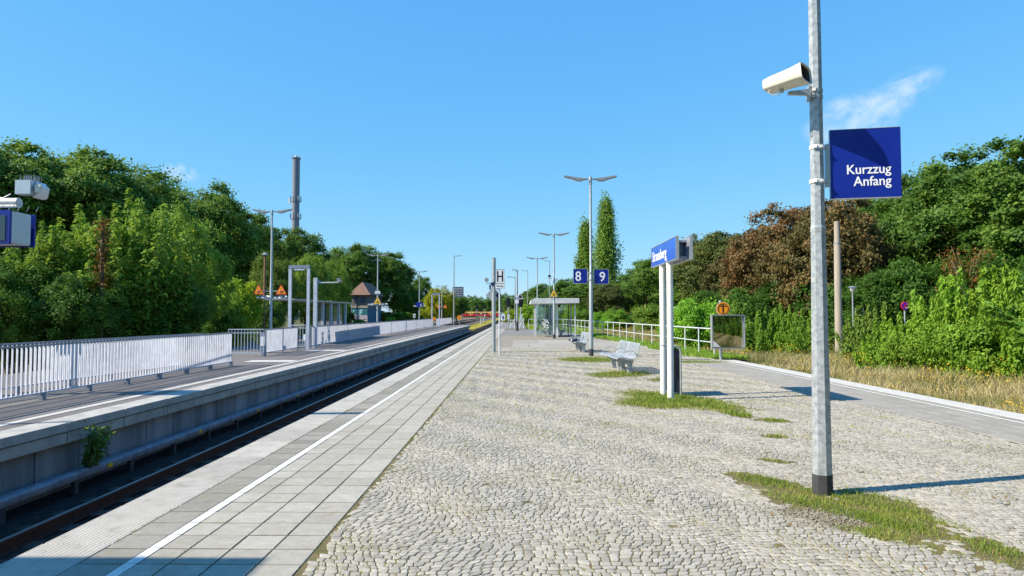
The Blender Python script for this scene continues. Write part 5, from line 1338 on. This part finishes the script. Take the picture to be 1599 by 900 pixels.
hidden = []
BASES = {}
def proto(key, fn): BASES[key] = fn; return fn
def place(key, px, top, Y, label, wpx=None, col=(1, 1, 1), z0=None, rz=None, group=None, used={}, lift=0):
    """scale and set a copy (the first use is the original) so that its crown has the height seen in the photo"""
    o, H0, R0 = BASES[key]; z0 = TRACK_Z if z0 is None else z0
    p = P(px, top, Y); h = p.z-z0; sz = h/H0; sx = (wpx/2*Y/F)/R0 if wpx else sz
    if key in used: c = copy_tree(o)
    else: c = o; used[key] = 1
    c.location = (p.x, Y, z0); c.scale = (sx, sx, sz); c.rotation_euler[2] = random.uniform(0, 6.28) if rz is None else rz
    c['label'] = label
    if group: c['group'] = group
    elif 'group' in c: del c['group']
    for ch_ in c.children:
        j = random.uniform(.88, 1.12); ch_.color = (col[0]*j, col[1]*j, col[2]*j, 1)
    return c
BASES['oakA'] = (make_tree('broadleaf_tree', '', 'tree', 11, 13, 5.2, 2.2, 'green', .235, 330, 120, .66, 26), 13.0, 5.2)
BASES['oakB'] = (make_tree('broadleaf_tree', '', 'tree', 12, 12, 4.6, 1.6, 'green', .225, 290, 120, .62, 22), 12.0, 4.6)
BASES['oakC'] = (make_tree('broadleaf_tree', '', 'tree', 13, 12.5, 4.2, 1.2, 'green', .22, 300, 115, .60, 30, flat=.75), 12.5, 4.2)
BASES['chest'] = (make_tree('chestnut_tree', '', 'tree', 21, 12, 5.4, 1.2, 'brown', .24, 360, 110, .66, 26, flat=.6), 12.0, 5.4)
BASES['robin'] = (make_tree('light_green_tree', '', 'tree', 31, 8, 3.8, .8, 'light', .16, 330, 105, .45, 30, flat=.95), 8.0, 3.8)
BASES['ash'] = (make_shoots('ash_tree', '', 'tree', 41, 8, 3.6, 130, 'light', .27, per=330, lean=.25), 7.6, 3.6)
BASES['bushA'] = (make_shoots('leafy_bush', '', 'bush', 51, 3.0, 1.7, 42, 'light', .20, per=330), 2.9, 1.9)
BASES['bushB'] = (make_shoots('leafy_bush', '', 'bush', 52, 2.6, 2.0, 52, 'light', .18, per=290), 2.5, 2.2)
BASES['bushC'] = (make_tree('round_bush', '', 'bush', 53, 3.2, 2.0, .1, 'light', .15, 220, 80, .45, 14), 3.2, 2.0)
BASES['far'] = (make_tree('distant_tree', '', 'tree', 61, 14, 6.5, 1.5, 'green', .52, 260, 45, 1.1, 16), 14.0, 6.5)

for k_, v_ in list(BASES.items()):
    co_ = np.empty(len(v_[0].children[0].data.vertices)*3, np.float32); v_[0].children[0].data.vertices.foreach_get('co', co_); co_ = co_.reshape(-1, 3)
    BASES[k_] = (v_[0], float(np.percentile(co_[:, 2], 99.7)), float(np.percentile(np.abs(co_[:, 0]), 98.5)))
# ---- left side, back row of tall dark trees (one line of trees about 30 m left of the camera axis)
LEFTROW = [('oakA', -60, 205, 38, 150, 'outermost left dark green tree partly cut by the picture edge'),
 ('oakB', 28, 224, 40, 170, 'tall dark green tree directly behind the camera housing'),
 ('oakA', 118, 236, 43, 170, 'tall dark green tree rising right of the camera housing'),
 ('oakC', 190, 252, 46, 150, 'dark green tree forming the hump left of the little cloud'),
 ('oakB', 235, 275, 50, 120, 'dark green tree whose right shoulder slopes below the little cloud'),
 ('oakC', 305, 290, 56, 120, 'rounded tree just right of the little cloud'),
 ('oakA', 352, 318, 62, 100, 'dark tree left of the nearest left lamp head'),
 ('oakB', 408, 346, 72, 90, 'dark tree behind the lamp with orange triangles'),
 ('oakC', 458, 362, 84, 78, 'dark tree at the foot of the grey chimney'),
 ('oakB', 489, 386, 96, 46, 'narrow dark tree right of the chimney'),
 ('oakC', 541, 383, 172, 56, 'dark tree behind the roof of the signal house'),
 ('oakA', 580, 386, 176, 74, 'big dark tree behind the lamp before the signal house'),
 ('oakB', 614, 404, 182, 54, 'dark tree right of the signal house'),
 ('oakC', 640, 446, 190, 30, 'low dark tree left of the blue board lamp')]
for k, px, top, Y, wd, lb in LEFTROW: place(k, px, top, Y*1.4 if Y < 100 else Y, lb, wd*1.2, (1.1, 1.12, .95))
# second row behind, to close the wood
for i, (px, top, Y, wd) in enumerate([(-20, 245, 52, 170), (75, 262, 55, 170), (160, 272, 58, 160), (270, 300, 70, 140), (340, 335, 82, 120), (385, 362, 96, 100), (440, 378, 110, 90), (505, 410, 150, 60), (520, 402, 190, 60)]):
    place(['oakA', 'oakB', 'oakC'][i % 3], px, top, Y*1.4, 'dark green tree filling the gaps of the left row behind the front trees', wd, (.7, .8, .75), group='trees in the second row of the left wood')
# light trees in front
place('ash', 62, 366, 30, 'light green feathery tree below the departure display', 125, (.90, .92, .9))
place('ash', 138, 345, 31, 'light green feathery tree around the rusty brown stalk', 150, (.95, .95, .9))
place('ash', 218, 322, 33, 'tallest light green feathery tree in the middle of the left wood', 150, (.92, .96, .9))
place('robin', 292, 330, 38, 'light green rounded tree right of the feathery ones', 120, (1.0, 1.05, .95))
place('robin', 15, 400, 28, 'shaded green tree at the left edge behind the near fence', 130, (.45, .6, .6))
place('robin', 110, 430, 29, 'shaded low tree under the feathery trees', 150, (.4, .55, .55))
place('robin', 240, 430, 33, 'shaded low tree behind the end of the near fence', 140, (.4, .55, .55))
place('bushC', 372, 440, 44, 'bright yellow green bush left of the orange triangles', 74, (1.7, 1.45, .7))
place('bushC', 352, 462, 42, 'lower yellow green bush beside the bright one', 60, (1.0, 1.0, .7))
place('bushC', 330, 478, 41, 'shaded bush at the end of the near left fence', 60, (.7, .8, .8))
place('robin', 430, 398, 62, 'olive green tree behind the lamp pole with orange triangles', 66, (.75, .72, .8))
place('robin', 478, 398, 66, 'pale green tree behind the portal frame', 70, (.95, .92, .9))
place('robin', 520, 408, 78, 'pale green tree between portal frame and signal house', 52, (.95, .95, .9))
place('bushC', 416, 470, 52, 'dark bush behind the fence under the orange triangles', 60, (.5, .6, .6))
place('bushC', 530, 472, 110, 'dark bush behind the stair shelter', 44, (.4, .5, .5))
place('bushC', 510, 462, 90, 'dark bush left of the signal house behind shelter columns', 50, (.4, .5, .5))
place('bushC', 560, 499, 140, 'small green bush in front of the graffiti wall', 22, (.8, .9, .7))
place('bushC', 611, 496, 138, 'small bright bush right of the signal house', 16, (1.0, 1.05, .8))
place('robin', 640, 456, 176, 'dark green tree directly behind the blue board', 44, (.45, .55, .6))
place('oakC', 658, 432, 210, 'green tree behind the blue board lamp pole', 36, (.9, 1, .9))
place('robin', 688, 450, 160, 'yellow autumn tree behind the far lamp with tiny orange triangles', 48, (1.9, 1.25, .5))
place('robin', 672, 462, 165, 'yellow green tree behind the far portal frame', 30, (1.4, 1.15, .6))
place('oakC', 713, 463, 230, 'dark tree below the beige block', 34, (.8, .9, .9))
place('oakB', 697, 470, 200, 'dark tree right of the yellow autumn tree', 30, (.65, .75, .8))
place('bushC', 628, 488, 165, 'low bush under the trees right of the signal house', 40, (.6, .7, .6))
place('bushC', 655, 489, 175, 'low bush at the foot of the blue board lamp', 36, (.6, .7, .6))
place('bushC', 603, 486, 172, 'dark low bush directly behind the signal house', 34, (.5, .6, .6))
place('bushC', 690, 489, 190, 'low bush under the yellow autumn tree', 36, (.8, .8, .6))
# brown dead stalk in the left wood
c_ = P(161, 341, 29.0)
t = thing('dead_stalk', 'rusty brown climber covered stalk in front of the feathery tree', 'dead tree', (c_.x, 29.0, TRACK_Z))
rg = np.random.default_rng(5); n = 700; zz = rg.uniform(.55, 1, n)*(c_.z-TRACK_Z); PP = np.stack([rg.normal(size=n)*.15, rg.normal(size=n)*.15, zz], 1)
leaves('dry_leaves', PP, unit(rg.normal(size=(n, 3))), .13*rg.uniform(.6, 1.2, n), rg.random(n), LM['brown'], rg, parent=t).color = (1.0, .75, .45, 1)
MB().tube([(0, 0, 0), (0, 0, c_.z-TRACK_Z-.2)], [.1, .07], 8).build('trunk', M['bark'], t)
c_ = P(414, 398, 45); t = thing('rusty_pipe', 'rusty brown vent pipe with a cap left of the nearest left lamp', 'pipe', (c_.x, 45, TRACK_Z)); H_ = c_.z-TRACK_Z
MB().cyl((0, 0, 0), (0, 0, H_), .075, n=12).build('shaft', mat('rusty_pipe_paint', (.22, .12, .07), .8), t); MB().lathe([(.18, H_-.05), (.22, H_), (.04, H_+.14)], n=12).build('cap', M['lamp_grey'], t)

# ---- right side
RIGHTROW = [('oakB', 1610, 226, 39, 200, (1.0, 1.05, .9), 'large green tree at the right picture edge'),
 ('oakA', 1535, 236, 43, 190, (.9, 1, .9), 'large dark green tree left of the right picture edge'),
 ('oakC', 1462, 258, 48, 130, (.85, .95, .9), 'tall green tree just right of the blue square sign'),
 ('oakA', 1410, 292, 54, 160, (.95, 1.05, 1.0), 'green tree seen below the blue square sign'),
 ('oakB', 1385, 318, 50, 110, (1.0, 1.1, 1.0), 'bluish green tree right of the concrete mast'),
 ('chest', 1292, 312, 47, 150, (1.0, 1, 1), 'browned chestnut tree behind the foreground mast'),
 ('chest', 1222, 328, 56, 150, (1.1, .95, 1), 'large browned chestnut tree left of the foreground mast'),
 ('chest', 1180, 362, 68, 110, (.95, 1.05, 1), 'lower browned chestnut tree above the round orange sign'),
 ('chest', 1118, 366, 88, 110, (.72, 1.15, .8), 'half green half brown chestnut right of the Strausberg board'),
 ('oakA', 1066, 385, 100, 90, (1.0, 1.05, .9), 'green tree behind the Strausberg board'),
 ('oakC', 1010, 412, 120, 66, (.95, 1.05, 1.05), 'green tree left of the Strausberg board posts'),
 ('oakB', 978, 432, 130, 60, (1.0, 1.1, 1.1), 'green tree between the poplars and the Strausberg board'),
 ('chest', 948, 446, 118, 60, (.65, 1.1, .8), 'olive brown tree below the number nine sign'),
 ('oakB', 912, 440, 140, 54, (.95, 1.05, .9), 'green tree below the number eight sign'),
 ('oakA', 888, 436, 165, 60, (.85, 1, .95), 'dark green tree left of the number eight sign'),
 ('oakC', 862, 444, 190, 54, (.9, 1.05, 1.0), 'green tree behind the shelter roof'),
 ('oakB', 836, 450, 230, 44, (.95, 1.05, 1.0), 'green tree left of the shelter'),
 ('oakA', 820, 458, 250, 34, (.85, 1, 1), 'small looking far tree behind the thin single mast')]
for k, px, top, Y, wd, col, lb in RIGHTROW: place(k, px, top, Y, lb, wd*1.2, col)
for i, (px, top, Y, wd) in enumerate([(1590, 250, 54, 190), (1500, 262, 58, 170), (1440, 300, 64, 150), (1345, 316, 68, 140), (1150, 378, 100, 110), (1090, 374, 120, 90), (1035, 398, 140, 70), (995, 425, 160, 60)]):
    place(['oakA', 'oakB', 'oakC'][i % 3], px, top, Y, 'green tree filling the gaps of the right row behind the front trees', wd, (.8, .95, .85), group='trees in the second row of the right wood')
BASES['far2'] = None
make_poplar('poplar_tree', 'tall slender poplar rising right of the number nine lamp', 71, P(946, 321, 150).z-TRACK_Z, 3.9, (P(946, 321, 150).x, 150, TRACK_Z))
make_poplar('poplar_tree', 'shorter slender poplar half hidden behind the number eight lamp pole', 72, P(914, 354, 155).z-TRACK_Z, 3.0, (P(914, 354, 155).x, 155, TRACK_Z))
for o_ in [o for o in bpy.data.objects if o.name.startswith('poplar')]:
    for ch_ in o_.children: ch_.color = (1.5, 1.45, 1.2, 1)
# lower storey on the right: shade-dark shrubs under the trees
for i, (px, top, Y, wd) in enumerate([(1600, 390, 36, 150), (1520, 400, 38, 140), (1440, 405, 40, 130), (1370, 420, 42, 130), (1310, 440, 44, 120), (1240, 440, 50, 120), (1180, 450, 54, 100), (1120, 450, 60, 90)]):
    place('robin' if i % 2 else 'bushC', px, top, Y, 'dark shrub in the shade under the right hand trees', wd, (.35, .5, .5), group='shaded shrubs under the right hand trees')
# light shrubs
place('bushA', 1565, 418, 21.1, 'tall bright green shoots at the right picture edge', 130, (1.1, 1.1, .8))
place('bushA', 1490, 432, 22.4, 'tall bright green shoots right of the no stopping sign', 120, (1.05, 1.15, .8))
place('bushB', 1462, 468, 22.0, 'bright green bush just right of the no stopping sign', 80, (1.1, 1.15, .8))
place('bushB', 1395, 492, 22.9, 'green bush below the no stopping sign', 100, (1.0, 1.05, .8))
place('bushA', 1352, 478, 24.6, 'dull olive bush below the park lamp', 70, (.8, .75, .9))
place('bushB', 1330, 500, 30.5, 'green bush touching the concrete mast', 70, (.9, 1.0, .8))
place('bushC', 1500, 500, 20.7, 'dense green bush low at the right', 110, (1.0, 1.05, .8))
place('bushB', 1600, 480, 19.8, 'dense bush cut by the right picture edge', 130, (.95, 1.05, .8))
place('bushC', 1420, 520, 22.0, 'low green bush in front of the dry grass', 80, (1.0, 1.0, .8))
place('bushB', 1262, 486, 29.9, 'green bush directly left of the foreground mast', 70, (.9, 1.0, .8))
place('bushB', 1225, 478, 32.6, 'green bush between mirror and foreground mast', 66, (1.0, 1.1, .8))
place('bushA', 1190, 486, 33.4, 'green shoots right of the mirror', 60, (.85, .95, .85))
place('bushC', 1094, 468, 38.7, 'bright green bush left of the mirror', 90, (1.0, 1.25, .8))
place('bushC', 1062, 480, 41.4, 'bright green bush behind the Strausberg posts', 70, (1.0, 1.2, .8))
place('bushB', 1150, 470, 40.5, 'dark olive bush behind the orange round sign', 70, (.6, .7, .7))
place('bushC', 1015, 478, 68.0, 'olive bush behind the thin yellow post', 60, (.8, .8, .7))
place('bushC', 965, 484, 75.0, 'green bush behind the middle of the railing', 50, (.9, 1.1, .8))
place('bushC', 940, 488, 80.0, 'small bright bush seen below the number nine sign', 34, (1.1, 1.35, .8))
place('bushC', 880, 478, 90.0, 'yellow green bush seen through the shelter', 40, (1.3, 1.2, .7))
place('bushC', 905, 484, 85.0, 'green bush right of the shelter', 40, (.9, 1.0, .7))
place('bushC', 826, 476, 110.0, 'yellow green bush left of the shelter', 36, (1.2, 1.2, .7))
place('bushC', 800, 484, 130.0, 'yellowish bush behind the small H sign mast', 30, (1.4, 1.1, .6))
place('bushC', 846, 480, 105.0, 'bush seen through the left shelter glass', 34, (1.0, 1.1, .7))
# dead brown branchy shrub on the right
c_ = P(1455, 398, 40)
t = thing('dead_bush', 'dry brown leafless bush in front of the dark right hand trees', 'dead bush', (c_.x, 37, TRACK_Z))
rg = np.random.default_rng(9); mb = MB(); tips = []
H_ = c_.z-TRACK_Z
mb.tube([(0, 0, 0), (.05, 0, H_*.62)], [.13, .09], 8)
for k in range(26):
    a_ = rg.uniform(0, 6.28); e = Vector((math.cos(a_)*rg.uniform(.4, 1.3), math.sin(a_)*rg.uniform(.3, .9), H_*rg.uniform(.72, 1.05))); s = Vector((.04, 0, H_*rg.uniform(.45, .62)))
    mb.tube([s, s.lerp(e, .5)+Vector((0, 0, .15)), e], [.03, .018, .006], 5, cap=False); tips.append(e)
mb.build('branches', mat('dry_branches', (.30, .22, .15), .9), t)
n = 900; ti = rg.integers(0, 26, n); PP = np.array([list(tips[i]) for i in ti])+rg.normal(size=(n, 3))*[.25, .25, .22]-[0, 0, .35]
leaves('dry_leaves', PP, unit(rg.normal(size=(n, 3))), .14*rg.uniform(.6, 1.2, n), rg.random(n), LM['brown'], rg, parent=t).color = (1.1, .75, .45, 1)

# ---- far line of trees closing the view
k_ = 0
for px in np.arange(622, 905, 9.5):
    Y = 470+((k_*37) % 60)*2.2; top = 463.5+3.5*math.sin(px*.11)+2.5*math.sin(px*.31+1)
    if 700 < px < 735: top += 3
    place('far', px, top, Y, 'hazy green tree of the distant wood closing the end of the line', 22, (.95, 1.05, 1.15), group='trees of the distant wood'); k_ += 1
# trees behind the camera that the mirror and the signs reflect
for i, (x, y) in enumerate([(20, 12), (20, 4), (19, -4), (18, -12), (16, -20), (12, -28), (6, -34), (0, -38), (22, -14), (20, -26), (-6, -40)]):
    c = copy_tree(BASES['oakA'][0]); c.location = (x+6, y, TRACK_Z); c['label'] = 'dark tree behind the viewer seen only in the mirror'; c['group'] = 'trees reflected in the mirror'

for i, (x, y) in enumerate([(14, 16), (14.5, 11), (13.5, 6), (14, 1), (13.5, -4), (13, -9), (12.5, -14), (11, -19), (9, -24)]):
    c = copy_tree(BASES['bushB'][0]); c.location = (x+2, y, TRACK_Z); c.scale = (2, 2, 2); c['label'] = 'bush beside the viewer seen only in the mirror'; c['group'] = 'bushes reflected in the mirror'
    for ch_ in c.children: ch_.color = (.7, .8, .7, 1)
# ---- grass
def blades(name, X, Y, Z, h, wd, tint, m, rg, bend=.35, kind='stuff', label=None):
    n = len(X); a = rg.uniform(0, 2*PI, n); dx, dy = np.cos(a), np.sin(a); la = rg.uniform(0, 2*PI, n); lb = rg.uniform(.1, 1, n)*bend*h
    lx, ly = np.cos(la)*lb, np.sin(la)*lb
    V = np.zeros((n, 5, 3)); w2 = wd/2
    V[:, 0] = np.stack([X-dx*w2, Y-dy*w2, Z], 1); V[:, 1] = np.stack([X+dx*w2, Y+dy*w2, Z], 1)
    V[:, 2] = np.stack([X+dx*w2*.8+lx*.35, Y+dy*w2*.8+ly*.35, Z+h*.55], 1); V[:, 3] = np.stack([X-dx*w2*.8+lx*.35, Y-dy*w2*.8+ly*.35, Z+h*.55], 1)
    V[:, 4] = np.stack([X+lx, Y+ly, Z+h*.95], 1)
    b = np.arange(n)*5
    F4 = np.stack([b, b+1, b+2, b+3], 1); F3 = np.stack([b+3, b+2, b+4, b+4], 1)
    # build with mixed faces
    me = bpy.data.meshes.new(name); me.vertices.add(n*5); me.vertices.foreach_set('co', V.astype(np.float32).ravel())
    L = np.concatenate([F4, F3[:, :3]], 1).astype(np.int32)          # 7 loops a blade
    me.loops.add(n*7); me.loops.foreach_set('vertex_index', L.ravel()); me.polygons.add(n*2)
    st = np.stack([np.arange(n)*7, np.arange(n)*7+4], 1).ravel().astype(np.int32); me.polygons.foreach_set('loop_start', st)
    at = me.attributes.new('tint', 'FLOAT', 'FACE'); at.data.foreach_set('value', np.repeat(tint, 2).astype(np.float32))
    me.update(calc_edges=True); me.materials.append(m); o = bpy.data.objects.new(name, me); COL.objects.link(o)
    tag(o, label, 'grass', kind='stuff'); return o
rg = np.random.default_rng(77)
# green patches between the setts
X = []; Y = []; Hh = []; Tn = []
def vnoise(x, y, s, sd=0):
    return .5+.25*np.sin(x*s+sd)*np.cos(y*s*1.3+sd*2)+.25*np.sin(x*s*2.3+y*s*1.7+sd*3)
for (cx_, cy_, a_, b_, an) in PATCH:
    area = PI*a_*b_*1.3; dens = 7500 if cy_ < 9 else (3600 if cy_ < 16 else 1500)
    n = int(area*dens); u = rg.uniform(-1.3, 1.3, n); v_ = rg.uniform(-1.3, 1.3, n); x = cx_+u*a_*math.cos(an)-v_*b_*math.sin(an); y = cy_+u*a_*math.sin(an)+v_*b_*math.cos(an)
    q = 1-(u*u+v_*v_)+.9*(vnoise(x, y, 5.5)-.5)+.5*(vnoise(x, y, 17, 2)-.5)
    q -= np.clip(inside_any(x, y, BARE), 0, 1)*2.2
    k = q > rg.uniform(-.15, 1.0, n); x, y, q = x[k], y[k], q[k]
    X.append(x); Y.append(y); Hh.append((1.8 if cy_ > 11 else 1)*(.014+.032*np.clip(q, 0, 1))*rg.uniform(.5, 1.5, len(x))); Tn.append(np.clip(.35+.35*vnoise(x, y, 4, 1)+rg.normal(size=len(x))*.15-.25*np.clip(q, 0, 1)+.15, 0, 1))
X, Y, Hh, Tn = map(np.concatenate, (X, Y, Hh, Tn))
PXX, PYY = X.copy(), Y.copy()
blades('grass_patches', X, Y, np.full(len(X), -.012), Hh, np.where(Y < 9, .0055, .011), Tn, LM['grass'], rg, .7, label='green grass growing in patches between the granite setts').color = (1.12, 1.0, 1.1, 1)
# sparse tufts and joints
n = 120000; X = rg.uniform(X_T1, 8, n); Y = 3.6+(rg.random(n)**1.6)*30
k = (X < XR(20)-2.1) & (vnoise(X, Y, 1.6, 4)*.6+vnoise(X, Y, 5, 1)*.4 > rg.uniform(.52, .98, n)); X, Y = X[k], Y[k]
blades('joint_grass', X, Y, np.full(len(X), -.006), rg.uniform(.012, .034, len(X)), np.where(Y < 9, .006, .013), rg.uniform(.4, 1, len(X)), LM['grass'], rg, .8, label='sparse grass sprouting from the joints of the setts').color = (1.3, 1.1, .9, 1)
# green verge along the right railing
n = 30000; Y = 25.4+(rg.random(n)**1.5)*46; X = XRL(Y)+rg.uniform(-1.15, .9, n)
k = (X > XRL(Y)-.75+.45*np.sin(Y*1.3)*.6) ; X, Y = X[k], Y[k]
blades('railing_verge', X, Y, np.full(len(X), -.012), rg.uniform(.05, .17, len(X)), .018+.0008*Y, np.clip(rg.normal(.45, .2, len(X)), 0, 1), LM['grass'], rg, .7, label='green grass verge along the foot of the right railing').color = (1.15, 1.25, 1, 1)
sheet('verge_soil', lambda y: XRL(y)-1.0, lambda y: XRL(y)+1.2, EDGE_Y+.02, 72, -.010, M['meadow'], 2, 10)
# dry meadow in the abandoned track field
FZ = -.62
def field_z(x, y): return FZ+.06*(x-9)+.1*np.sin(y*.3)
M['field_soil'] = ground_mat('dry_field_soil', [(0.10, 0.085, 0.045), (0.17, 0.14, 0.07), (0.09, 0.10, 0.035)], 1.5)
o = sheet('field_terrain', lambda y: XR(y)+.02, lambda y: 34, -6, 110, FZ, M['field_soil'], 24, 60)
for v_ in o.data.vertices: v_.co.z = field_z(v_.co.x, v_.co.y) if v_.co.x < 16 else field_z(16, v_.co.y)-(.03*(v_.co.x-16))
n = 230000; Y = 4+(rg.random(n)**1.75)*100; X = np.where(Y < 30, 8.93-.0425*Y, 7.655-.06*(Y-30))+.01+rg.random(n)**1.2*(6.5+.05*Y)
hz = .42*(.45+.95*vnoise(X, Y, 1.1, 1))*rg.uniform(.55, 1.35, n); dry = np.clip(.36+1.1*(vnoise(X, Y, .9, 3)-.5)+rg.normal(size=n)*.22, 0, 1)
blades('dry_grass', X, Y, field_z(X, Y), hz, .008+.00075*Y, dry, LM['straw'], rg, .75, label='tall dry yellowish grass filling the abandoned track field').color = (1, 1, 1, 1)
# seed heads and yellow flowers
n = 9000; Y = 6+(rg.random(n)**1.6)*70; X = XR(20)+.2+rg.random(n)*6.5; cl = vnoise(X, Y, 1.9, 6)*vnoise(X, Y, .8, 2); k = cl > .42; X, Y = X[k], Y[k]; n = len(X)
Zf = field_z(X, Y)+rg.uniform(.45, .85, n); Cp = np.repeat(np.stack([X, Y, Zf], 1), 6, 0)+rg.normal(size=(n*6, 3))*[.05, .05, .05]
tag(leaves('yellow_wildflowers', Cp, unit(rg.normal(size=(len(Cp), 3))+[0, 0, .5]), .04*rg.uniform(.6, 1.3, len(Cp)), rg.random(len(Cp)), LM['flower'], rg), 'yellow wildflowers scattered in the dry grass', 'flowers', kind='stuff')
# undergrowth on the left behind the tracks and green behind the end of the platform
n = 60000; Y = 22+rg.random(n)*130; X = -29.0+rg.normal(size=n)*1.0-.01*Y
blades('left_undergrowth', X, Y, np.full(n, TRACK_Z-.1), rg.uniform(.3, .9, n), .06+.001*Y, np.clip(rg.normal(.3, .2, n), 0, 1), LM['grass'], rg, .6, label='green undergrowth at the foot of the left wood').color = (.8, .9, .8, 1)
n = 60000; Y = 73+rg.random(n)**1.4*120; X = 1.2+rg.random(n)*(10+.08*Y)
blades('end_meadow', X, Y, np.full(n, -.9), rg.uniform(.5, 1.1, n), .05+.001*Y, np.clip(rg.normal(.6, .25, n), 0, 1), LM['grass'], rg, .6, label='green meadow beyond the end of the platform').color = (1.3, 1.3, .9, 1)
n = 26000; Y = 100+rg.random(n)**1.3*330; X = -7.9-rg.random(n)*(.5+.006*Y)*1.2
blades('trackside_weeds', X, Y, np.full(n, TRACK_Z-.05), rg.uniform(.2, .6, n), .08+.001*Y, np.clip(rg.normal(.7, .2, n), 0, 1), LM['grass'], rg, .6, label='yellowish weeds beside the tracks beyond the left platform').color = (1.7, 1.4, .9, 1)
# plant growing out of the left platform wall
wp = G(140, 700, -.5)
t = thing('wall_plant', 'leafy plant growing out of the left platform wall', 'plant', (-6.93, 9.55, TRACK_Z+.12))
t.location.y = 6.93*F/(810-138)
rg2 = np.random.default_rng(3); mb = MB(); PP = []
for k in range(9):
    e = Vector((.18+rg2.uniform(-.08, .12), rg2.uniform(-.28, .30), rg2.uniform(.35, 1.0))); mid = Vector((.10, e.y*.4, e.z*.5)); mb.tube([(-.08, 0, .25), mid, e], [.012, .008, .003], 5, cap=False)
    m_ = 60; s = rg2.uniform(.35, 1.05, m_); c = np.array([list(Vector((-.08, 0, .25)).lerp(mid, min(1, q*2)) if q < .5 else mid.lerp(e, (q-.5)*2)) for q in s]); PP.append(c+rg2.normal(size=(m_, 3))*[.05, .07, .05])
PP = np.concatenate(PP); leaves('foliage', PP, unit(rg2.normal(size=(len(PP), 3))*.6+[.5, -.3, .7]), .085*rg2.uniform(.6, 1.2, len(PP)), rg2.random(len(PP)), LM['green'], rg2, .5, t)
mb.build('stems', M['bark'], t)
del BASES['far2']

n = 1500; X = rg.uniform(X_T1, 8, n); Y = 4+(rg.random(n)**1.7)*22; k = (X < XR(20)-2.1) & (vnoise(X, Y, 1.1, 8) > rg.uniform(.3, .8, n)); X, Y = X[k], Y[k]; n = len(X)
lit = leaves('leaf_litter', np.stack([X, Y, np.full(n, .010)], 1), unit(rg.normal(size=(n, 3))*.35+[0, 0, 1]), .028*rg.uniform(.4, 1.3, n), rg.random(n), LM['brown'], rg)
tag(lit, 'small dry brown leaves scattered on the setts', 'leaves', kind='stuff'); lit.color = (1.3, 1.1, .9, 1)
for nm_ in ('grass_patches',):
    pass
m_ = rg.random(len(PXX)) < .22
blades('dry_patch_grass', PXX[m_]+rg.normal(size=m_.sum())*.05, PYY[m_]+rg.normal(size=m_.sum())*.05, np.full(m_.sum(), -.012), rg.uniform(.01, .035, m_.sum()), np.where(PYY[m_] < 9, .005, .010), rg.uniform(.2, .9, m_.sum()), LM['straw'], rg, 1.1, label='dry straw coloured blades mixed into the grass patches').color = (.9, .75, .6, 1)

n = 5000; s_ = rg.random(n); Y = 3.5+rg.random(n)**1.6*30; X = np.where(s_ < .5, X_T0, np.where(s_ < .8, X_T1+.0, -2.653+TP*rg.integers(0, 4, n)))+rg.normal(size=n)*.006
k = vnoise(X*3, Y, 2.3, 5) > rg.uniform(.35, .8, n); X, Y = X[k], Y[k]
blades('paving_joint_weeds', X, Y, np.full(len(X), -.008), rg.uniform(.010, .03, len(X)), np.where(Y < 9, .005, .010), rg.uniform(.1, .9, len(X)), LM['grass'], rg, .8, label='tiny weeds in the joints along the edge slabs and tiles').color = (.8, .8, .8, 1)

n = 900; k_ = rg.integers(0, len(BARE), n); X = []; Y = []
for (cx_, cy_, a_, b_, an) in BARE:
    u = rg.normal(size=n)*.55; v_ = rg.normal(size=n)*.9; X.append(cx_+u*a_*math.cos(an)-v_*b_*math.sin(an)); Y.append(cy_+u*a_*math.sin(an)+v_*b_*math.cos(an))
X, Y = np.concatenate(X), np.concatenate(Y); mb = MB()
for x, y in zip(X, Y):
    s = random.uniform(.004, .012); mb.box((x, y, -.004+s*.3), (s*1.6, s*1.2, s), rz=random.uniform(0, 3), rx=random.uniform(-.4, .4))
tag(mb.build('gravel_crumbs', M['gravel'], smooth=False), 'crumbs of gravel on the bare soil beside the mast', 'gravel', kind='stuff')
